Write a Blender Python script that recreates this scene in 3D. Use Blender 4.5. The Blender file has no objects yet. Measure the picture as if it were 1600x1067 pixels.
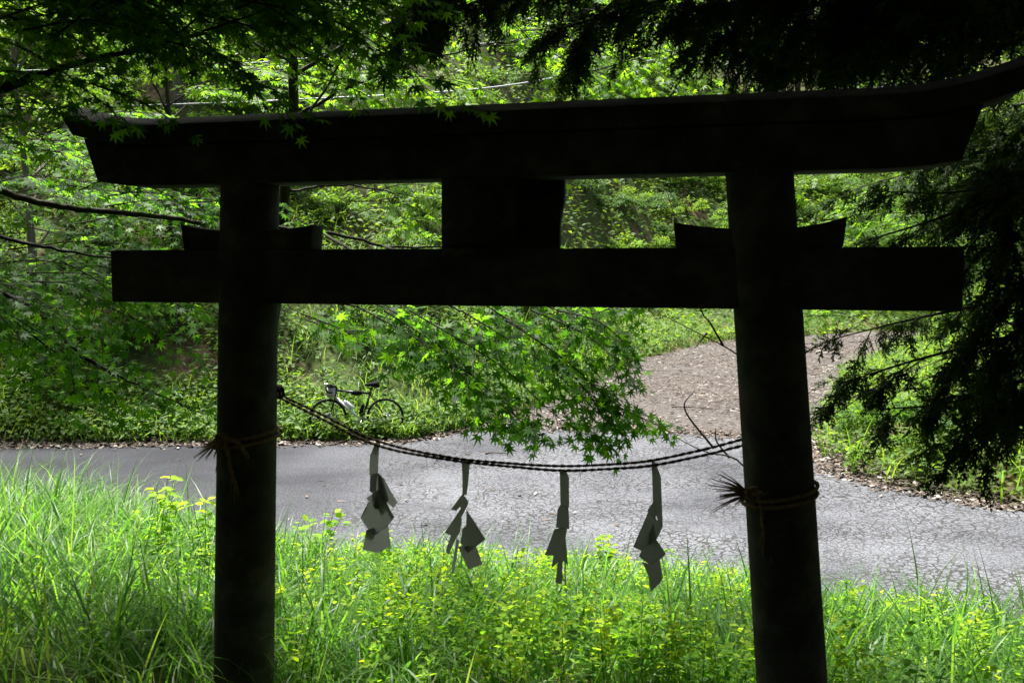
import bpy, math, random
import numpy as np
from mathutils import Vector, noise as mnoise

R = math.radians
rng = np.random.default_rng(7)
random.seed(7)
SC = bpy.context.scene
COL = SC.collection

# ------------------------------------------------------------------ camera
CAM = np.array([0.0, 0.0, 3.15])
PITCH = R(4.48)
FPX = 1556.0
cam_d = bpy.data.cameras.new('camera')
cam = bpy.data.objects.new('camera', cam_d)
COL.objects.link(cam)
cam.location = CAM
cam.rotation_euler = (math.pi / 2 - PITCH, 0, 0)
cam_d.sensor_width = 36.0
cam_d.lens = 36.0 * FPX / 1600.0
cam_d.clip_start = 0.05
cam_d.clip_end = 600
cam_d.dof.use_dof = True
cam_d.dof.focus_distance = 11.0
cam_d.dof.aperture_fstop = 6.3
SC.camera = cam

# ------------------------------------------------------------------ sky, sun, exposure
SUN_EL, SUN_AZ = R(68), R(-30)          # azimuth measured from +Y towards +X
world = bpy.data.worlds.new('World')
SC.world = world
world.use_nodes = True
wn = world.node_tree
wn.nodes.clear()
sky = wn.nodes.new('ShaderNodeTexSky')
sky.sky_type = 'NISHITA'
sky.sun_disc = False
sky.sun_elevation = SUN_EL
sky.sun_rotation = SUN_AZ
sky.air_density = 1.0
sky.dust_density = 6.0
sky.ozone_density = 0.6
bg = wn.nodes.new('ShaderNodeBackground')
bg.inputs['Strength'].default_value = 0.06
wo = wn.nodes.new('ShaderNodeOutputWorld')
wn.links.new(sky.outputs[0], bg.inputs['Color'])
wn.links.new(bg.outputs[0], wo.inputs['Surface'])
sun_d = bpy.data.lights.new('sun', 'SUN')
sun_d.energy = 4.8
sun_d.angle = R(8)
sun_d.color = (1.0, 0.975, 0.94)
sun = bpy.data.objects.new('sun', sun_d)
COL.objects.link(sun)
sdir = Vector((math.cos(SUN_EL) * math.sin(SUN_AZ), math.cos(SUN_EL) * math.cos(SUN_AZ), math.sin(SUN_EL)))
sun.rotation_euler = (-sdir).to_track_quat('-Z', 'Y').to_euler()
sun.location = (0, 20, 40)
SC.view_settings.view_transform = 'Standard'
SC.view_settings.look = 'None'
SC.view_settings.exposure = 2.02
SC.view_settings.gamma = 1.0
cy = SC.cycles
cy.max_bounces = 7
cy.diffuse_bounces = 4
cy.glossy_bounces = 2
cy.transmission_bounces = 5
cy.transparent_max_bounces = 4
cy.sample_clamp_indirect = 6.0
cy.use_denoising = True

# ------------------------------------------------------------------ helpers
CP, SP = math.cos(PITCH), math.sin(PITCH)


def px(u, v, Y):
    """point of the place at world depth Y seen in direction of photo pixel (u, v)"""
    a = (u - 800.0) / FPX
    b = (v - 533.5) / FPX
    ry = CP - b * SP
    t = Y / ry
    return np.array([a * t, Y, CAM[2] + (-SP - b * CP) * t])


def proj(P):
    P = np.atleast_2d(P) - CAM
    f = P[:, 1] * CP - P[:, 2] * SP
    up = P[:, 1] * SP + P[:, 2] * CP
    f = np.where(np.abs(f) < 1e-3, 1e-3, f)
    return 800 + FPX * P[:, 0] / f, 533.5 - FPX * up / f, f


def norm(v):
    v = np.asarray(v, float)
    return v / (np.linalg.norm(v, axis=-1, keepdims=True) + 1e-9)


class Batch:
    def __init__(self):
        self.v, self.f, self.t, self.n = [], {}, [], 0

    def add(self, verts, faces, tint=0.5):
        verts = np.asarray(verts, float).reshape(-1, 3)
        faces = np.asarray(faces, np.int64)
        if len(faces):
            self.f.setdefault(faces.shape[1], []).append(faces + self.n)
        self.v.append(verts)
        t = np.empty(len(verts))
        t[:] = tint
        self.t.append(t)
        self.n += len(verts)

    def leaves(self, tpl, P, D, N, L, W=None, tint=None):
        """place a template (verts in along/side/up units) at many frames at once"""
        tv, tf = tpl
        n = len(P)
        if n == 0:
            return
        L = np.broadcast_to(np.asarray(L, float), (n,))
        W = L if W is None else np.broadcast_to(np.asarray(W, float), (n,))
        D = norm(D)
        S = norm(np.cross(N, D))
        B = np.cross(D, S)
        V = (P[:, None, :] + tv[None, :, 0, None] * (L[:, None, None] * D[:, None, :])
             + tv[None, :, 1, None] * (W[:, None, None] * S[:, None, :])
             + tv[None, :, 2, None] * (L[:, None, None] * B[:, None, :]))
        k = len(tv)
        F = (tf[None] + (np.arange(n) * k)[:, None, None]).reshape(-1, tf.shape[1])
        if tint is None:
            tint = rng.random(n)
        self.add(V.reshape(-1, 3), F, np.repeat(np.broadcast_to(tint, (n,)), k))

    def tube(self, pts, rad, segs=6, cap=True, tint=0.5):
        pts = np.asarray(pts, float)
        n = len(pts)
        rad = np.broadcast_to(np.asarray(rad, float), (n,))
        T = norm(np.gradient(pts, axis=0))
        ref = np.array([0, 0, 1.0]) if abs(T[0][2]) < .9 else np.array([1.0, 0, 0])
        s = norm(np.cross(T[0], ref))
        ang = np.arange(segs) * 2 * np.pi / segs
        V = np.empty((n, segs, 3))
        for i in range(n):
            s = s - T[i] * np.dot(s, T[i])
            s = s / (np.linalg.norm(s) + 1e-9)
            b = np.cross(T[i], s)
            V[i] = pts[i] + rad[i] * (np.cos(ang)[:, None] * s + np.sin(ang)[:, None] * b)
        a = np.arange(n - 1)[:, None] * segs
        j = np.arange(segs)[None]
        jn = (j + 1) % segs
        F = np.stack([a + j, a + jn, a + segs + jn, a + segs + j], -1).reshape(-1, 4)
        base = self.n
        self.add(V.reshape(-1, 3), F, tint)
        if cap and segs >= 3:
            self.f.setdefault(segs, []).append(np.array([base + np.arange(segs)[::-1], base + (n - 1) * segs + np.arange(segs)]))

    def box(self, lo, hi, tint=0.5):
        x0, y0, z0 = lo
        x1, y1, z1 = hi
        v = [(x0, y0, z0), (x1, y0, z0), (x1, y1, z0), (x0, y1, z0), (x0, y0, z1), (x1, y0, z1), (x1, y1, z1), (x0, y1, z1)]
        f = [(3, 2, 1, 0), (4, 5, 6, 7), (0, 1, 5, 4), (1, 2, 6, 5), (2, 3, 7, 6), (3, 0, 4, 7)]
        self.add(v, f, tint)

    def mesh(self, name, smooth=False):
        me = bpy.data.meshes.new(name)
        V = np.concatenate(self.v).astype(np.float32)
        me.vertices.add(len(V))
        me.vertices.foreach_set('co', V.ravel())
        loops, starts, tots, pos = [], [], [], 0
        for k, fl in self.f.items():
            F = np.concatenate(fl)
            loops.append(F.ravel())
            starts.append(pos + np.arange(len(F)) * k)
            tots.append(np.full(len(F), k))
            pos += F.size
        loops = np.concatenate(loops).astype(np.int32)
        me.loops.add(len(loops))
        me.loops.foreach_set('vertex_index', loops)
        starts = np.concatenate(starts).astype(np.int32)
        me.polygons.add(len(starts))
        me.polygons.foreach_set('loop_start', starts)
        me.polygons.foreach_set('loop_total', np.concatenate(tots).astype(np.int32))
        if smooth:
            me.polygons.foreach_set('use_smooth', np.ones(len(starts), bool))
        at = me.attributes.new('tint', 'FLOAT', 'POINT')
        at.data.foreach_set('value', np.concatenate(self.t).astype(np.float32))
        me.update(calc_edges=True)
        return me

    def build(self, name, mat, parent=None, smooth=False, bevel=0):
        o = bpy.data.objects.new(name, self.mesh(name, smooth))
        COL.objects.link(o)
        o.data.materials.append(mat)
        if parent is not None:
            o.parent = parent
        if bevel:
            b = o.modifiers.new('bevel', 'BEVEL')
            b.width = bevel
            b.segments = 2
            b.limit_method = 'ANGLE'
        return o


def tag(o, label=None, cat=None, group=None, kind=None):
    if label:
        o['label'] = label
    if cat:
        o['category'] = cat
    if group:
        o['group'] = group
    if kind:
        o['kind'] = kind
    return o


def empty(name, loc=(0, 0, 0), rz=0, label=None, cat=None, group=None):
    o = bpy.data.objects.new(name, None)
    COL.objects.link(o)
    o.location = loc
    o.rotation_euler = (0, 0, rz)
    o.empty_display_size = .2
    return tag(o, label, cat, group)


def copy_tree(o, parent=None):
    c = o.copy()
    COL.objects.link(c)
    c.parent = parent
    for ch in o.children:
        copy_tree(ch, c)
    return c


def interp_curve(pts, n):
    """smooth Catmull-Rom through control points"""
    P = np.asarray(pts, float)
    P = np.vstack([2 * P[0] - P[1], P, 2 * P[-1] - P[-2]])
    m = len(P) - 3
    out = []
    for t in np.linspace(0, m - 1e-6, n):
        i = int(t)
        u = t - i
        p0, p1, p2, p3 = P[i:i + 4]
        out.append(.5 * ((2 * p1) + (-p0 + p2) * u + (2 * p0 - 5 * p1 + 4 * p2 - p3) * u * u + (-p0 + 3 * p1 - 3 * p2 + p3) * u ** 3))
    return np.array(out)


# ------------------------------------------------------------------ materials
def mat_new(name):
    m = bpy.data.materials.new(name)
    m.use_nodes = True
    nt = m.node_tree
    nt.nodes.clear()
    out = nt.nodes.new('ShaderNodeOutputMaterial')
    return m, nt, out


def N(nt, typ, **kw):
    n = nt.nodes.new(typ)
    for k, v in kw.items():
        if k.startswith('i_'):
            n.inputs[k[2:].replace('_', ' ')].default_value = v
        else:
            setattr(n, k, v)
    return n


def ramp(nt, stops, fac=None, interp='LINEAR'):
    r = nt.nodes.new('ShaderNodeValToRGB')
    r.color_ramp.interpolation = interp
    el = r.color_ramp.elements
    while len(el) < len(stops):
        el.new(.5)
    for e, (p, c) in zip(el, stops):
        e.position = p
        e.color = (*c, 1) if len(c) == 3 else c
    if fac is not None:
        nt.links.new(fac, r.inputs['Fac'])
    return r


def leaf_mat(name, cols, trans_gain=2.0, trans=.5, rough=.45, spec=.4, obj_random=False, warm=1.0):
    m, nt, out = mat_new(name)
    if obj_random:
        src = N(nt, 'ShaderNodeObjectInfo').outputs['Random']
    else:
        src = N(nt, 'ShaderNodeAttribute', attribute_name='tint').outputs['Fac']
    k = len(cols)
    r = ramp(nt, [(i / (k - 1), c) for i, c in enumerate(cols)], src)
    tr = N(nt, 'ShaderNodeMix', data_type='RGBA', blend_type='MULTIPLY')
    tr.inputs[0].default_value = 1.0
    nt.links.new(r.outputs[0], tr.inputs[6])
    tr.inputs[7].default_value = (trans_gain * 1.25 * warm, trans_gain * 1.15, trans_gain * .45, 1)
    pb = N(nt, 'ShaderNodeBsdfPrincipled')
    nt.links.new(r.outputs[0], pb.inputs['Base Color'])
    pb.inputs['Roughness'].default_value = rough + .12
    pb.inputs['Specular IOR Level'].default_value = spec * .5
    tb = N(nt, 'ShaderNodeBsdfTranslucent')
    nt.links.new(tr.outputs[2], tb.inputs['Color'])
    mx = N(nt, 'ShaderNodeMixShader')
    mx.inputs[0].default_value = trans
    nt.links.new(pb.outputs[0], mx.inputs[1])
    nt.links.new(tb.outputs[0], mx.inputs[2])
    nt.links.new(mx.outputs[0], out.inputs['Surface'])
    return m


def surf_mat(name, stops, scale=6.0, rough=.85, bump=.3, detail=6, bscale=None, spec=.3, metal=0.0, stretch=None, tint=False):
    m, nt, out = mat_new(name)
    tc = N(nt, 'ShaderNodeTexCoord')
    vec = tc.outputs['Object']
    if stretch:
        mp = N(nt, 'ShaderNodeMapping')
        mp.inputs['Scale'].default_value = stretch
        nt.links.new(vec, mp.inputs['Vector'])
        vec = mp.outputs[0]
    nz = N(nt, 'ShaderNodeTexNoise', i_Scale=scale, i_Detail=detail, i_Roughness=.65)
    nt.links.new(vec, nz.inputs['Vector'])
    fac = nz.outputs['Fac']
    if tint:
        at = N(nt, 'ShaderNodeAttribute', attribute_name='tint')
        fac = at.outputs['Fac']
    r = ramp(nt, stops, fac)
    pb = N(nt, 'ShaderNodeBsdfPrincipled')
    nt.links.new(r.outputs[0], pb.inputs['Base Color'])
    pb.inputs['Roughness'].default_value = rough
    pb.inputs['Specular IOR Level'].default_value = spec
    pb.inputs['Metallic'].default_value = metal
    if bump:
        n2 = N(nt, 'ShaderNodeTexNoise', i_Scale=bscale or scale * 4, i_Detail=5)
        nt.links.new(vec, n2.inputs['Vector'])
        bp = N(nt, 'ShaderNodeBump', i_Strength=bump, i_Distance=.02)
        nt.links.new(n2.outputs['Fac'], bp.inputs['Height'])
        nt.links.new(bp.outputs[0], pb.inputs['Normal'])
    nt.links.new(pb.outputs[0], out.inputs['Surface'])
    return m


def flat_mat(name, col, rough=.5, metal=0.0, spec=.5):
    return surf_mat(name, [(.3, tuple(c * .9 for c in col)), (.7, col)], 20, rough, 0.04, spec=spec, metal=metal)


M = {}
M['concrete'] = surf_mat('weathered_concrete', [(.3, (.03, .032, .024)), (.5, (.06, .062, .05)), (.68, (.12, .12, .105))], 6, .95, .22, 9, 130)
M['roof_concrete'] = M['concrete']
M['straw'] = surf_mat('straw_rope', [(.3, (.16, .10, .045)), (.7, (.34, .24, .12))], 60, .85, .3, 4)
M['darkrope'] = surf_mat('old_hemp_rope', [(.3, (.042, .028, .016)), (.7, (.085, .058, .035))], 60, .9, .3, 4)
M['bark'] = surf_mat('dark_bark', [(.3, (.016, .013, .010)), (.7, (.045, .036, .028))], 12, .9, .5, 6, stretch=(1, 1, .25))
M['greybark'] = surf_mat('grey_bark', [(.3, (.09, .075, .06)), (.7, (.2, .17, .145))], 9, .9, .5, 6, stretch=(1, 1, .2))
M['twig'] = surf_mat('dead_twig', [(.3, (.06, .045, .032)), (.7, (.14, .11, .085))], 14, .9, .2)
M['grass'] = leaf_mat('grass_blades', [(.03, .09, .018), (.052, .135, .022), (.08, .17, .028), (.15, .21, .06)], 2.4, .48, .32, .5, False, .95)
M['palegrass'] = leaf_mat('pale_grass', [(.07, .14, .04), (.10, .19, .05), (.16, .22, .08)], 1.7, .45, .4, .4)
M['weed'] = leaf_mat('yellow_green_weed', [(.045, .135, .010), (.085, .205, .012), (.15, .275, .014), (.28, .36, .02)], 2.2, .55, .5, .3, False, .95)
M['maple_a'] = leaf_mat('maple_leaf_shade', [(.016, .055, .007), (.038, .11, .010), (.075, .175, .013)], 3.0, .6, .42, .4)  # dark copy of the maple leaf, with canopy shade put into its colour
M['maple_obj'] = leaf_mat('maple_leaf_shade_single', [(.016, .055, .007), (.038, .11, .010), (.075, .175, .013)], 3.0, .6, .42, .4, True)
M['maple_b'] = leaf_mat('maple_leaf_lit', [(.045, .12, .010), (.075, .17, .012), (.115, .21, .014)], 2.4, .6, .42, .4)  # lighter copy of the maple leaf, with daylight put into its colour
M['maple_b_obj'] = leaf_mat('maple_leaf_lit_single', [(.045, .12, .010), (.075, .17, .012), (.115, .21, .014)], 2.4, .6, .42, .4, True)
M['bush'] = leaf_mat('broad_leaves', [(.022, .062, .012), (.042, .105, .016), (.075, .15, .02), (.11, .185, .024)], 2.0, .45, .42, .35)
M['bush2'] = leaf_mat('fresh_leaves', [(.04, .10, .016), (.075, .15, .02), (.13, .2, .028)], 2.0, .48, .42, .3)
M['blue_bush'] = leaf_mat('cool_green_leaves', [(.028, .075, .022), (.05, .11, .03), (.08, .145, .04)], 1.6, .4, .42, .35)
M['conifer'] = leaf_mat('conifer_needles', [(.016, .04, .010), (.028, .06, .014), (.042, .08, .018)], 1.6, .25, .6, .2)
M['cedar'] = leaf_mat('dark_cedar', [(.010, .024, .008), (.017, .036, .011), (.025, .048, .014)], 1.2, .08, .65, .15)
M['litter'] = surf_mat('dry_leaf_litter', [(0, (.03, .02, .014)), (.5, (.07, .053, .04)), (.85, (.138, .108, .085)), (1, (.36, .325, .29))], 30, .85, .2, tint=True)
M['paper'] = None


def make_paper():
    m, nt, out = mat_new('white_paper')
    nz = N(nt, 'ShaderNodeTexNoise', i_Scale=25.0, i_Detail=4)
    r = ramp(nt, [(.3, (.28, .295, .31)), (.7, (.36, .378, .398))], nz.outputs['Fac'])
    d = N(nt, 'ShaderNodeBsdfDiffuse')
    t = N(nt, 'ShaderNodeBsdfTranslucent')
    nt.links.new(r.outputs[0], d.inputs['Color'])
    t.inputs['Color'].default_value = (.32, .34, .31, 1)
    mx = N(nt, 'ShaderNodeMixShader')
    mx.inputs[0].default_value = .22
    nt.links.new(d.outputs[0], mx.inputs[1])
    nt.links.new(t.outputs[0], mx.inputs[2])
    nt.links.new(mx.outputs[0], out.inputs['Surface'])
    return m


def make_asphalt():
    m, nt, out = mat_new('cracked_asphalt')
    L = nt.links
    tc = N(nt, 'ShaderNodeTexCoord')
    # distorted coordinates so that cracks wander
    dn = N(nt, 'ShaderNodeTexNoise', i_Scale=2.2, i_Detail=3)
    L.new(tc.outputs['Object'], dn.inputs['Vector'])
    mixv = N(nt, 'ShaderNodeVectorMath', operation='MULTIPLY_ADD')
    L.new(dn.outputs['Color'], mixv.inputs[0])
    mixv.inputs[1].default_value = (.34, .34, 0)
    L.new(tc.outputs['Object'], mixv.inputs[2])
    v1 = N(nt, 'ShaderNodeTexVoronoi', feature='DISTANCE_TO_EDGE', i_Scale=9.5)
    L.new(mixv.outputs[0], v1.inputs['Vector'])
    v2 = N(nt, 'ShaderNodeTexVoronoi', feature='DISTANCE_TO_EDGE', i_Scale=1.1)
    L.new(mixv.outputs[0], v2.inputs['Vector'])
    # where the surface is broken up: mostly the middle and right of the road
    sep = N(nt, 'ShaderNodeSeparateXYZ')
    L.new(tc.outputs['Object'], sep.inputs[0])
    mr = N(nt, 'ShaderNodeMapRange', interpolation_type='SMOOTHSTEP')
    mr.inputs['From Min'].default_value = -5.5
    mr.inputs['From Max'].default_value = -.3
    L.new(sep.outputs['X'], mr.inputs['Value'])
    wn_ = N(nt, 'ShaderNodeTexNoise', i_Scale=.8, i_Detail=4)
    L.new(tc.outputs['Object'], wn_.inputs['Vector'])
    wr = ramp(nt, [(.36, (.3, .3, .3)), (.54, (1, 1, 1))], wn_.outputs['Fac'])
    msk = N(nt, 'ShaderNodeMath', operation='MULTIPLY')
    L.new(mr.outputs[0], msk.inputs[0])
    L.new(wr.outputs[0], msk.inputs[1])
    c1 = ramp(nt, [(0, (.05, .05, .05)), (.04, (.2, .2, .2)), (.10, (1, 1, 1))], v1.outputs['Distance'])
    c2 = ramp(nt, [(0, (0, 0, 0)), (.012, (1, 1, 1))], v2.outputs['Distance'])
    inv = N(nt, 'ShaderNodeMath', operation='SUBTRACT')
    inv.inputs[0].default_value = 1
    L.new(c1.outputs[0], inv.inputs[1])
    crack = N(nt, 'ShaderNodeMath', operation='MULTIPLY')
    L.new(inv.outputs[0], crack.inputs[0])
    L.new(msk.outputs[0], crack.inputs[1])
    # aggregate
    ag = N(nt, 'ShaderNodeTexVoronoi', feature='F1', i_Scale=75.0)
    L.new(tc.outputs['Object'], ag.inputs['Vector'])
    n1 = N(nt, 'ShaderNodeTexNoise', i_Scale=38.0, i_Detail=5, i_Roughness=.75)
    L.new(tc.outputs['Object'], n1.inputs['Vector'])
    n2 = N(nt, 'ShaderNodeTexNoise', i_Scale=.5, i_Detail=5, i_Roughness=.6)
    L.new(tc.outputs['Object'], n2.inputs['Vector'])
    base = ramp(nt, [(.36, (.017, .018, .021)), (.47, (.062, .065, .073)), (.62, (.132, .138, .151))], n1.outputs['Fac'])
    big = ramp(nt, [(.34, (.6, .61, .64)), (.5, (1, 1, 1)), (.64, (1.3, 1.3, 1.28))], n2.outputs['Fac'])
    mul = N(nt, 'ShaderNodeMix', data_type='RGBA', blend_type='MULTIPLY')
    mul.inputs[0].default_value = 1
    L.new(base.outputs[0], mul.inputs[6])
    L.new(big.outputs[0], mul.inputs[7])
    # newer surfacing on the left, with tree shade also painted into its dark tone
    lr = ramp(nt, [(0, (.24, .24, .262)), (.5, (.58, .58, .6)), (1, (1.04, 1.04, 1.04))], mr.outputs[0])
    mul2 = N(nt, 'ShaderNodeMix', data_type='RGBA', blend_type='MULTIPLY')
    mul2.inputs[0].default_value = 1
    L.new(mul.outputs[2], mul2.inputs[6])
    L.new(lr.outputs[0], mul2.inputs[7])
    mc = N(nt, 'ShaderNodeMix', data_type='RGBA')
    L.new(crack.outputs[0], mc.inputs[0])
    L.new(mul2.outputs[2], mc.inputs[6])
    mc.inputs[7].default_value = (.022, .02, .018, 1)
    pb = N(nt, 'ShaderNodeBsdfPrincipled')
    L.new(mc.outputs[2], pb.inputs['Base Color'])
    pb.inputs['Roughness'].default_value = .88
    pb.inputs['Specular IOR Level'].default_value = .18
    hsum = N(nt, 'ShaderNodeMath', operation='MULTIPLY_ADD')
    L.new(crack.outputs[0], hsum.inputs[0])
    hsum.inputs[1].default_value = -1.6
    L.new(n1.outputs['Fac'], hsum.inputs[2])
    h2 = N(nt, 'ShaderNodeMath', operation='MULTIPLY_ADD')
    L.new(ag.outputs['Distance'], h2.inputs[0])
    h2.inputs[1].default_value = -.5
    L.new(hsum.outputs[0], h2.inputs[2])
    bp = N(nt, 'ShaderNodeBump', i_Strength=.7, i_Distance=.012)
    L.new(h2.outputs[0], bp.inputs['Height'])
    L.new(bp.outputs[0], pb.inputs['Normal'])
    L.new(pb.outputs[0], out.inputs['Surface'])
    return m


def make_ground():
    m, nt, out = mat_new('forest_floor')
    L = nt.links
    tc = N(nt, 'ShaderNodeTexCoord')
    n1 = N(nt, 'ShaderNodeTexNoise', i_Scale=9.0, i_Detail=8, i_Roughness=.75)
    L.new(tc.outputs['Object'], n1.inputs['Vector'])
    n2 = N(nt, 'ShaderNodeTexNoise', i_Scale=.7, i_Detail=4)
    L.new(tc.outputs['Object'], n2.inputs['Vector'])
    a = ramp(nt, [(.3, (.035, .024, .015)), (.5, (.085, .058, .036)), (.7, (.17, .12, .08))], n1.outputs['Fac'])
    b = ramp(nt, [(.3, (.02, .03, .01)), (.5, (.05, .07, .02)), (.7, (.09, .11, .035))], n1.outputs['Fac'])
    f = ramp(nt, [(.32, (0, 0, 0)), (.52, (1, 1, 1))], n2.outputs['Fac'])
    mx = N(nt, 'ShaderNodeMix', data_type='RGBA')
    L.new(f.outputs[0], mx.inputs[0])
    L.new(a.outputs[0], mx.inputs[6])
    L.new(b.outputs[0], mx.inputs[7])
    pb = N(nt, 'ShaderNodeBsdfPrincipled')
    pb.inputs['Roughness'].default_value = .95
    pb.inputs['Specular IOR Level'].default_value = .1
    L.new(mx.outputs[2], pb.inputs['Base Color'])
    bp = N(nt, 'ShaderNodeBump', i_Strength=.9, i_Distance=.06)
    L.new(n1.outputs['Fac'], bp.inputs['Height'])
    L.new(bp.outputs[0], pb.inputs['Normal'])
    L.new(pb.outputs[0], out.inputs['Surface'])
    return m


M['paper'] = make_paper()
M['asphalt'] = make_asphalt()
M['ground'] = make_ground()
M['track'] = surf_mat('chip_covered_earth', [(.3, (.024, .021, .0185)), (.5, (.06, .053, .048)), (.72, (.125, .111, .1))], 14, .95, .9, 9, 40, stretch=(1, 1.6, 1))
M['black_paint'] = flat_mat('black_paint', (.008, .008, .01), .4, spec=.3)
M['white_paint'] = flat_mat('white_paint', (.75, .76, .78), .3)
M['rubber'] = flat_mat('tyre_rubber', (.010, .010, .010), .8, spec=.12)
M['steel'] = flat_mat('polished_steel', (.75, .75, .76), .25, 1.0)
M['grey_fabric'] = flat_mat('grey_nylon', (.3, .29, .275), .8)
M['black_fabric'] = flat_mat('black_nylon', (.009, .009, .01), .85, spec=.12)
M['cable'] = flat_mat('grey_cable', (.38, .4, .42), .5)

# ------------------------------------------------------------------ terrain
NEAR = np.array([(-60, 14), (-14, 12.6), (-6, 11.6), (-2, 10.75), (0, 10.35), (1.6, 9.85), (3.2, 9.0), (5, 7.9), (9, 5.7), (14, 2.8), (40, -14)], float)
FARR = np.array([(-60, 19), (-14, 17.4), (-9, 17.1), (-3, 17.4), (-1.8, 17.6), (-1.2, 18.3), (-.5, 19), (2, 18.8), (4.8, 17.8), (5.0, 14.9),
                 (5.5, 13.7), (6.5, 12.6), (10, 10.6), (14, 8), (40, -9)], float)
TRL = np.array([(-60, 19), (-14, 17.4), (-9, 17.1), (-3, 17.4), (-1.8, 17.6), (-1.2, 18.3), (-.8, 19), (1.5, 24), (3.8, 32), (8, 40), (16, 46), (30, 50), (60, 52)], float)
TRR = np.array([(-20, 46), (-9, 40), (4, 20), (8, 14), (10.6, 10), (12.6, 6.5), (13.7, 5.5), (14.8, 5.0), (16.7, 5.1), (21.5, 7), (27, 9), (34, 14), (40, 20), (50, 36), (60, 60), (120, 160)], float)


def bumps(x, y):
    return (np.sin(x * 1.7 + y * .6) * np.sin(y * 1.3 - x * .4) * .5 + np.sin(x * .55 + 1.3) * np.sin(y * .47 + .4)
            + .3 * np.sin(x * 3.9 + y * 2.1 + 1) * np.sin(y * 3.3 - x * 2.7))


def height(x, y):
    x = np.asarray(x, float)
    y = np.asarray(y, float)
    near = np.interp(x, NEAR[:, 0], NEAR[:, 1])
    tl = np.interp(x, TRL[:, 0], TRL[:, 1])
    xr = np.interp(y, TRR[:, 0], TRR[:, 1])
    bm = bumps(x, y)
    # shrine side
    dn = near - y
    zc = .165 * dn + .05 * np.clip(-x - 1.2, 0, 6) * np.clip(dn / 2, 0, 1) + .035 * bm * np.clip(dn, 0, 1)
    zc = zc + .35 * np.clip(-y - 1, 0, 100)
    zc = zc * np.clip(dn / .25, 0, 1)
    # hillside beyond the road
    dd = np.clip(y - tl, 0, None)
    s1 = np.interp(x, [-9, -4, -1.5, 2, 8], [.85, .62, .4, .22, .25])
    soft = dd * dd / (dd + .6)
    za = np.where(dd < 6, s1 * soft, s1 * (36 / 6.6) + .7 * (dd - 6)) + .16 * bm * np.clip(dd / 2, 0, 1)
    # bank to the right of the track
    dx = np.clip(x - xr, 0, None)
    zb = .45 * dx * dx / (dx + .8) + .12 * bm * np.clip(dx / 1.5, 0, 1)
    zb = np.minimum(zb, 2.2 + .12 * dx) + .55 * np.clip(y - 36, 0, None) * np.clip(dx / 3, 0, 1)
    far = np.where(dd > 0, za, 0)
    far = np.where((dx > 0), np.maximum(far, zb), far)
    edge = np.minimum(np.clip(dd, 0, .2), .2) / .2
    edge = np.maximum(edge, np.clip(dx, 0, .2) / .2)
    z = np.where(dn > 0, zc, far)
    open_ = (dn <= 0) & (dd <= 0) & (dx <= 0)
    return np.where(open_, -.07, z)


def on_ground(x, y, dz=0.0):
    return np.stack([x, y, height(x, y) + dz], -1)


def grid_mesh(xs, ys, zf):
    X, Y = np.meshgrid(xs, ys)
    Z = zf(X, Y)
    V = np.stack([X, Y, Z], -1).reshape(-1, 3)
    nx, ny = len(xs), len(ys)
    i = np.arange(ny - 1)[:, None] * nx + np.arange(nx - 1)[None]
    F = np.stack([i, i + 1, i + nx + 1, i + nx], -1).reshape(-1, 4)
    return V, F


xs = np.unique(np.concatenate([np.arange(-90, -18, 4), np.arange(-18, 22, .25), np.arange(22, 96, 4)]))
ys = np.unique(np.concatenate([np.arange(-50, 0, 2), np.arange(0, 45, .25), np.arange(45, 80, 1.0), np.arange(80, 170, 6)]))
b = Batch()
V, F = grid_mesh(xs, ys, height)
b.add(V, F)
tag(b.build('ground', M['ground'], smooth=True), kind='structure')


def ribbon(lo, hi, xs, z, nacross):
    """strip between two edge curves given as functions of x"""
    rows = []
    for t in np.linspace(0, 1, nacross):
        rows.append(np.stack([xs, lo(xs) * (1 - t) + hi(xs) * t, np.full_like(xs, z)], -1))
    V = np.concatenate(rows)
    nx = len(xs)
    i = np.arange(nacross - 1)[:, None] * nx + np.arange(nx - 1)[None]
    F = np.stack([i, i + 1, i + nx + 1, i + nx], -1).reshape(-1, 4)
    return V, F


rx = np.unique(np.concatenate([np.arange(-60, -10, 2), np.arange(-10, 14, .1), np.arange(14, 40, 2)]))
edge_wob = .10 * np.sin(rx * 2.3) + .07 * np.sin(rx * 5.1 + 1) + .05 * np.sin(rx * 11.7)
b = Batch()
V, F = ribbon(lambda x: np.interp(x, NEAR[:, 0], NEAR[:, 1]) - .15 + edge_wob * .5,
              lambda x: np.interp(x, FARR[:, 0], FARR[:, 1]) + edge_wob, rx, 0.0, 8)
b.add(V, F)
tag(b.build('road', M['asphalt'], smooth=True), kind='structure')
# the side track, an earth sheet lying under the asphalt's edge
ty = np.arange(14.0, 58, .4)
lx = np.interp(ty, [17, 18.3, 19, 24, 32, 40, 46, 50, 60], [-1.4, -1.2, -.8, 1.5, 3.8, 8, 16, 30, 60]) - .25
hx = np.interp(ty, TRR[:, 0], TRR[:, 1]) + .25
lx = np.minimum(lx, hx - .2)
V = np.concatenate([np.stack([lx * (1 - t) + hx * t, ty, np.full_like(ty, -.022)], -1) for t in np.linspace(0, 1, 10)])
nn = len(ty)
i = np.arange(9)[:, None] * nn + np.arange(nn - 1)[None]
F = np.stack([i, i + nn, i + nn + 1, i + 1], -1).reshape(-1, 4)
b = Batch()
b.add(V, F)
tag(b.build('track', M['track'], smooth=True), kind='structure')

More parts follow.
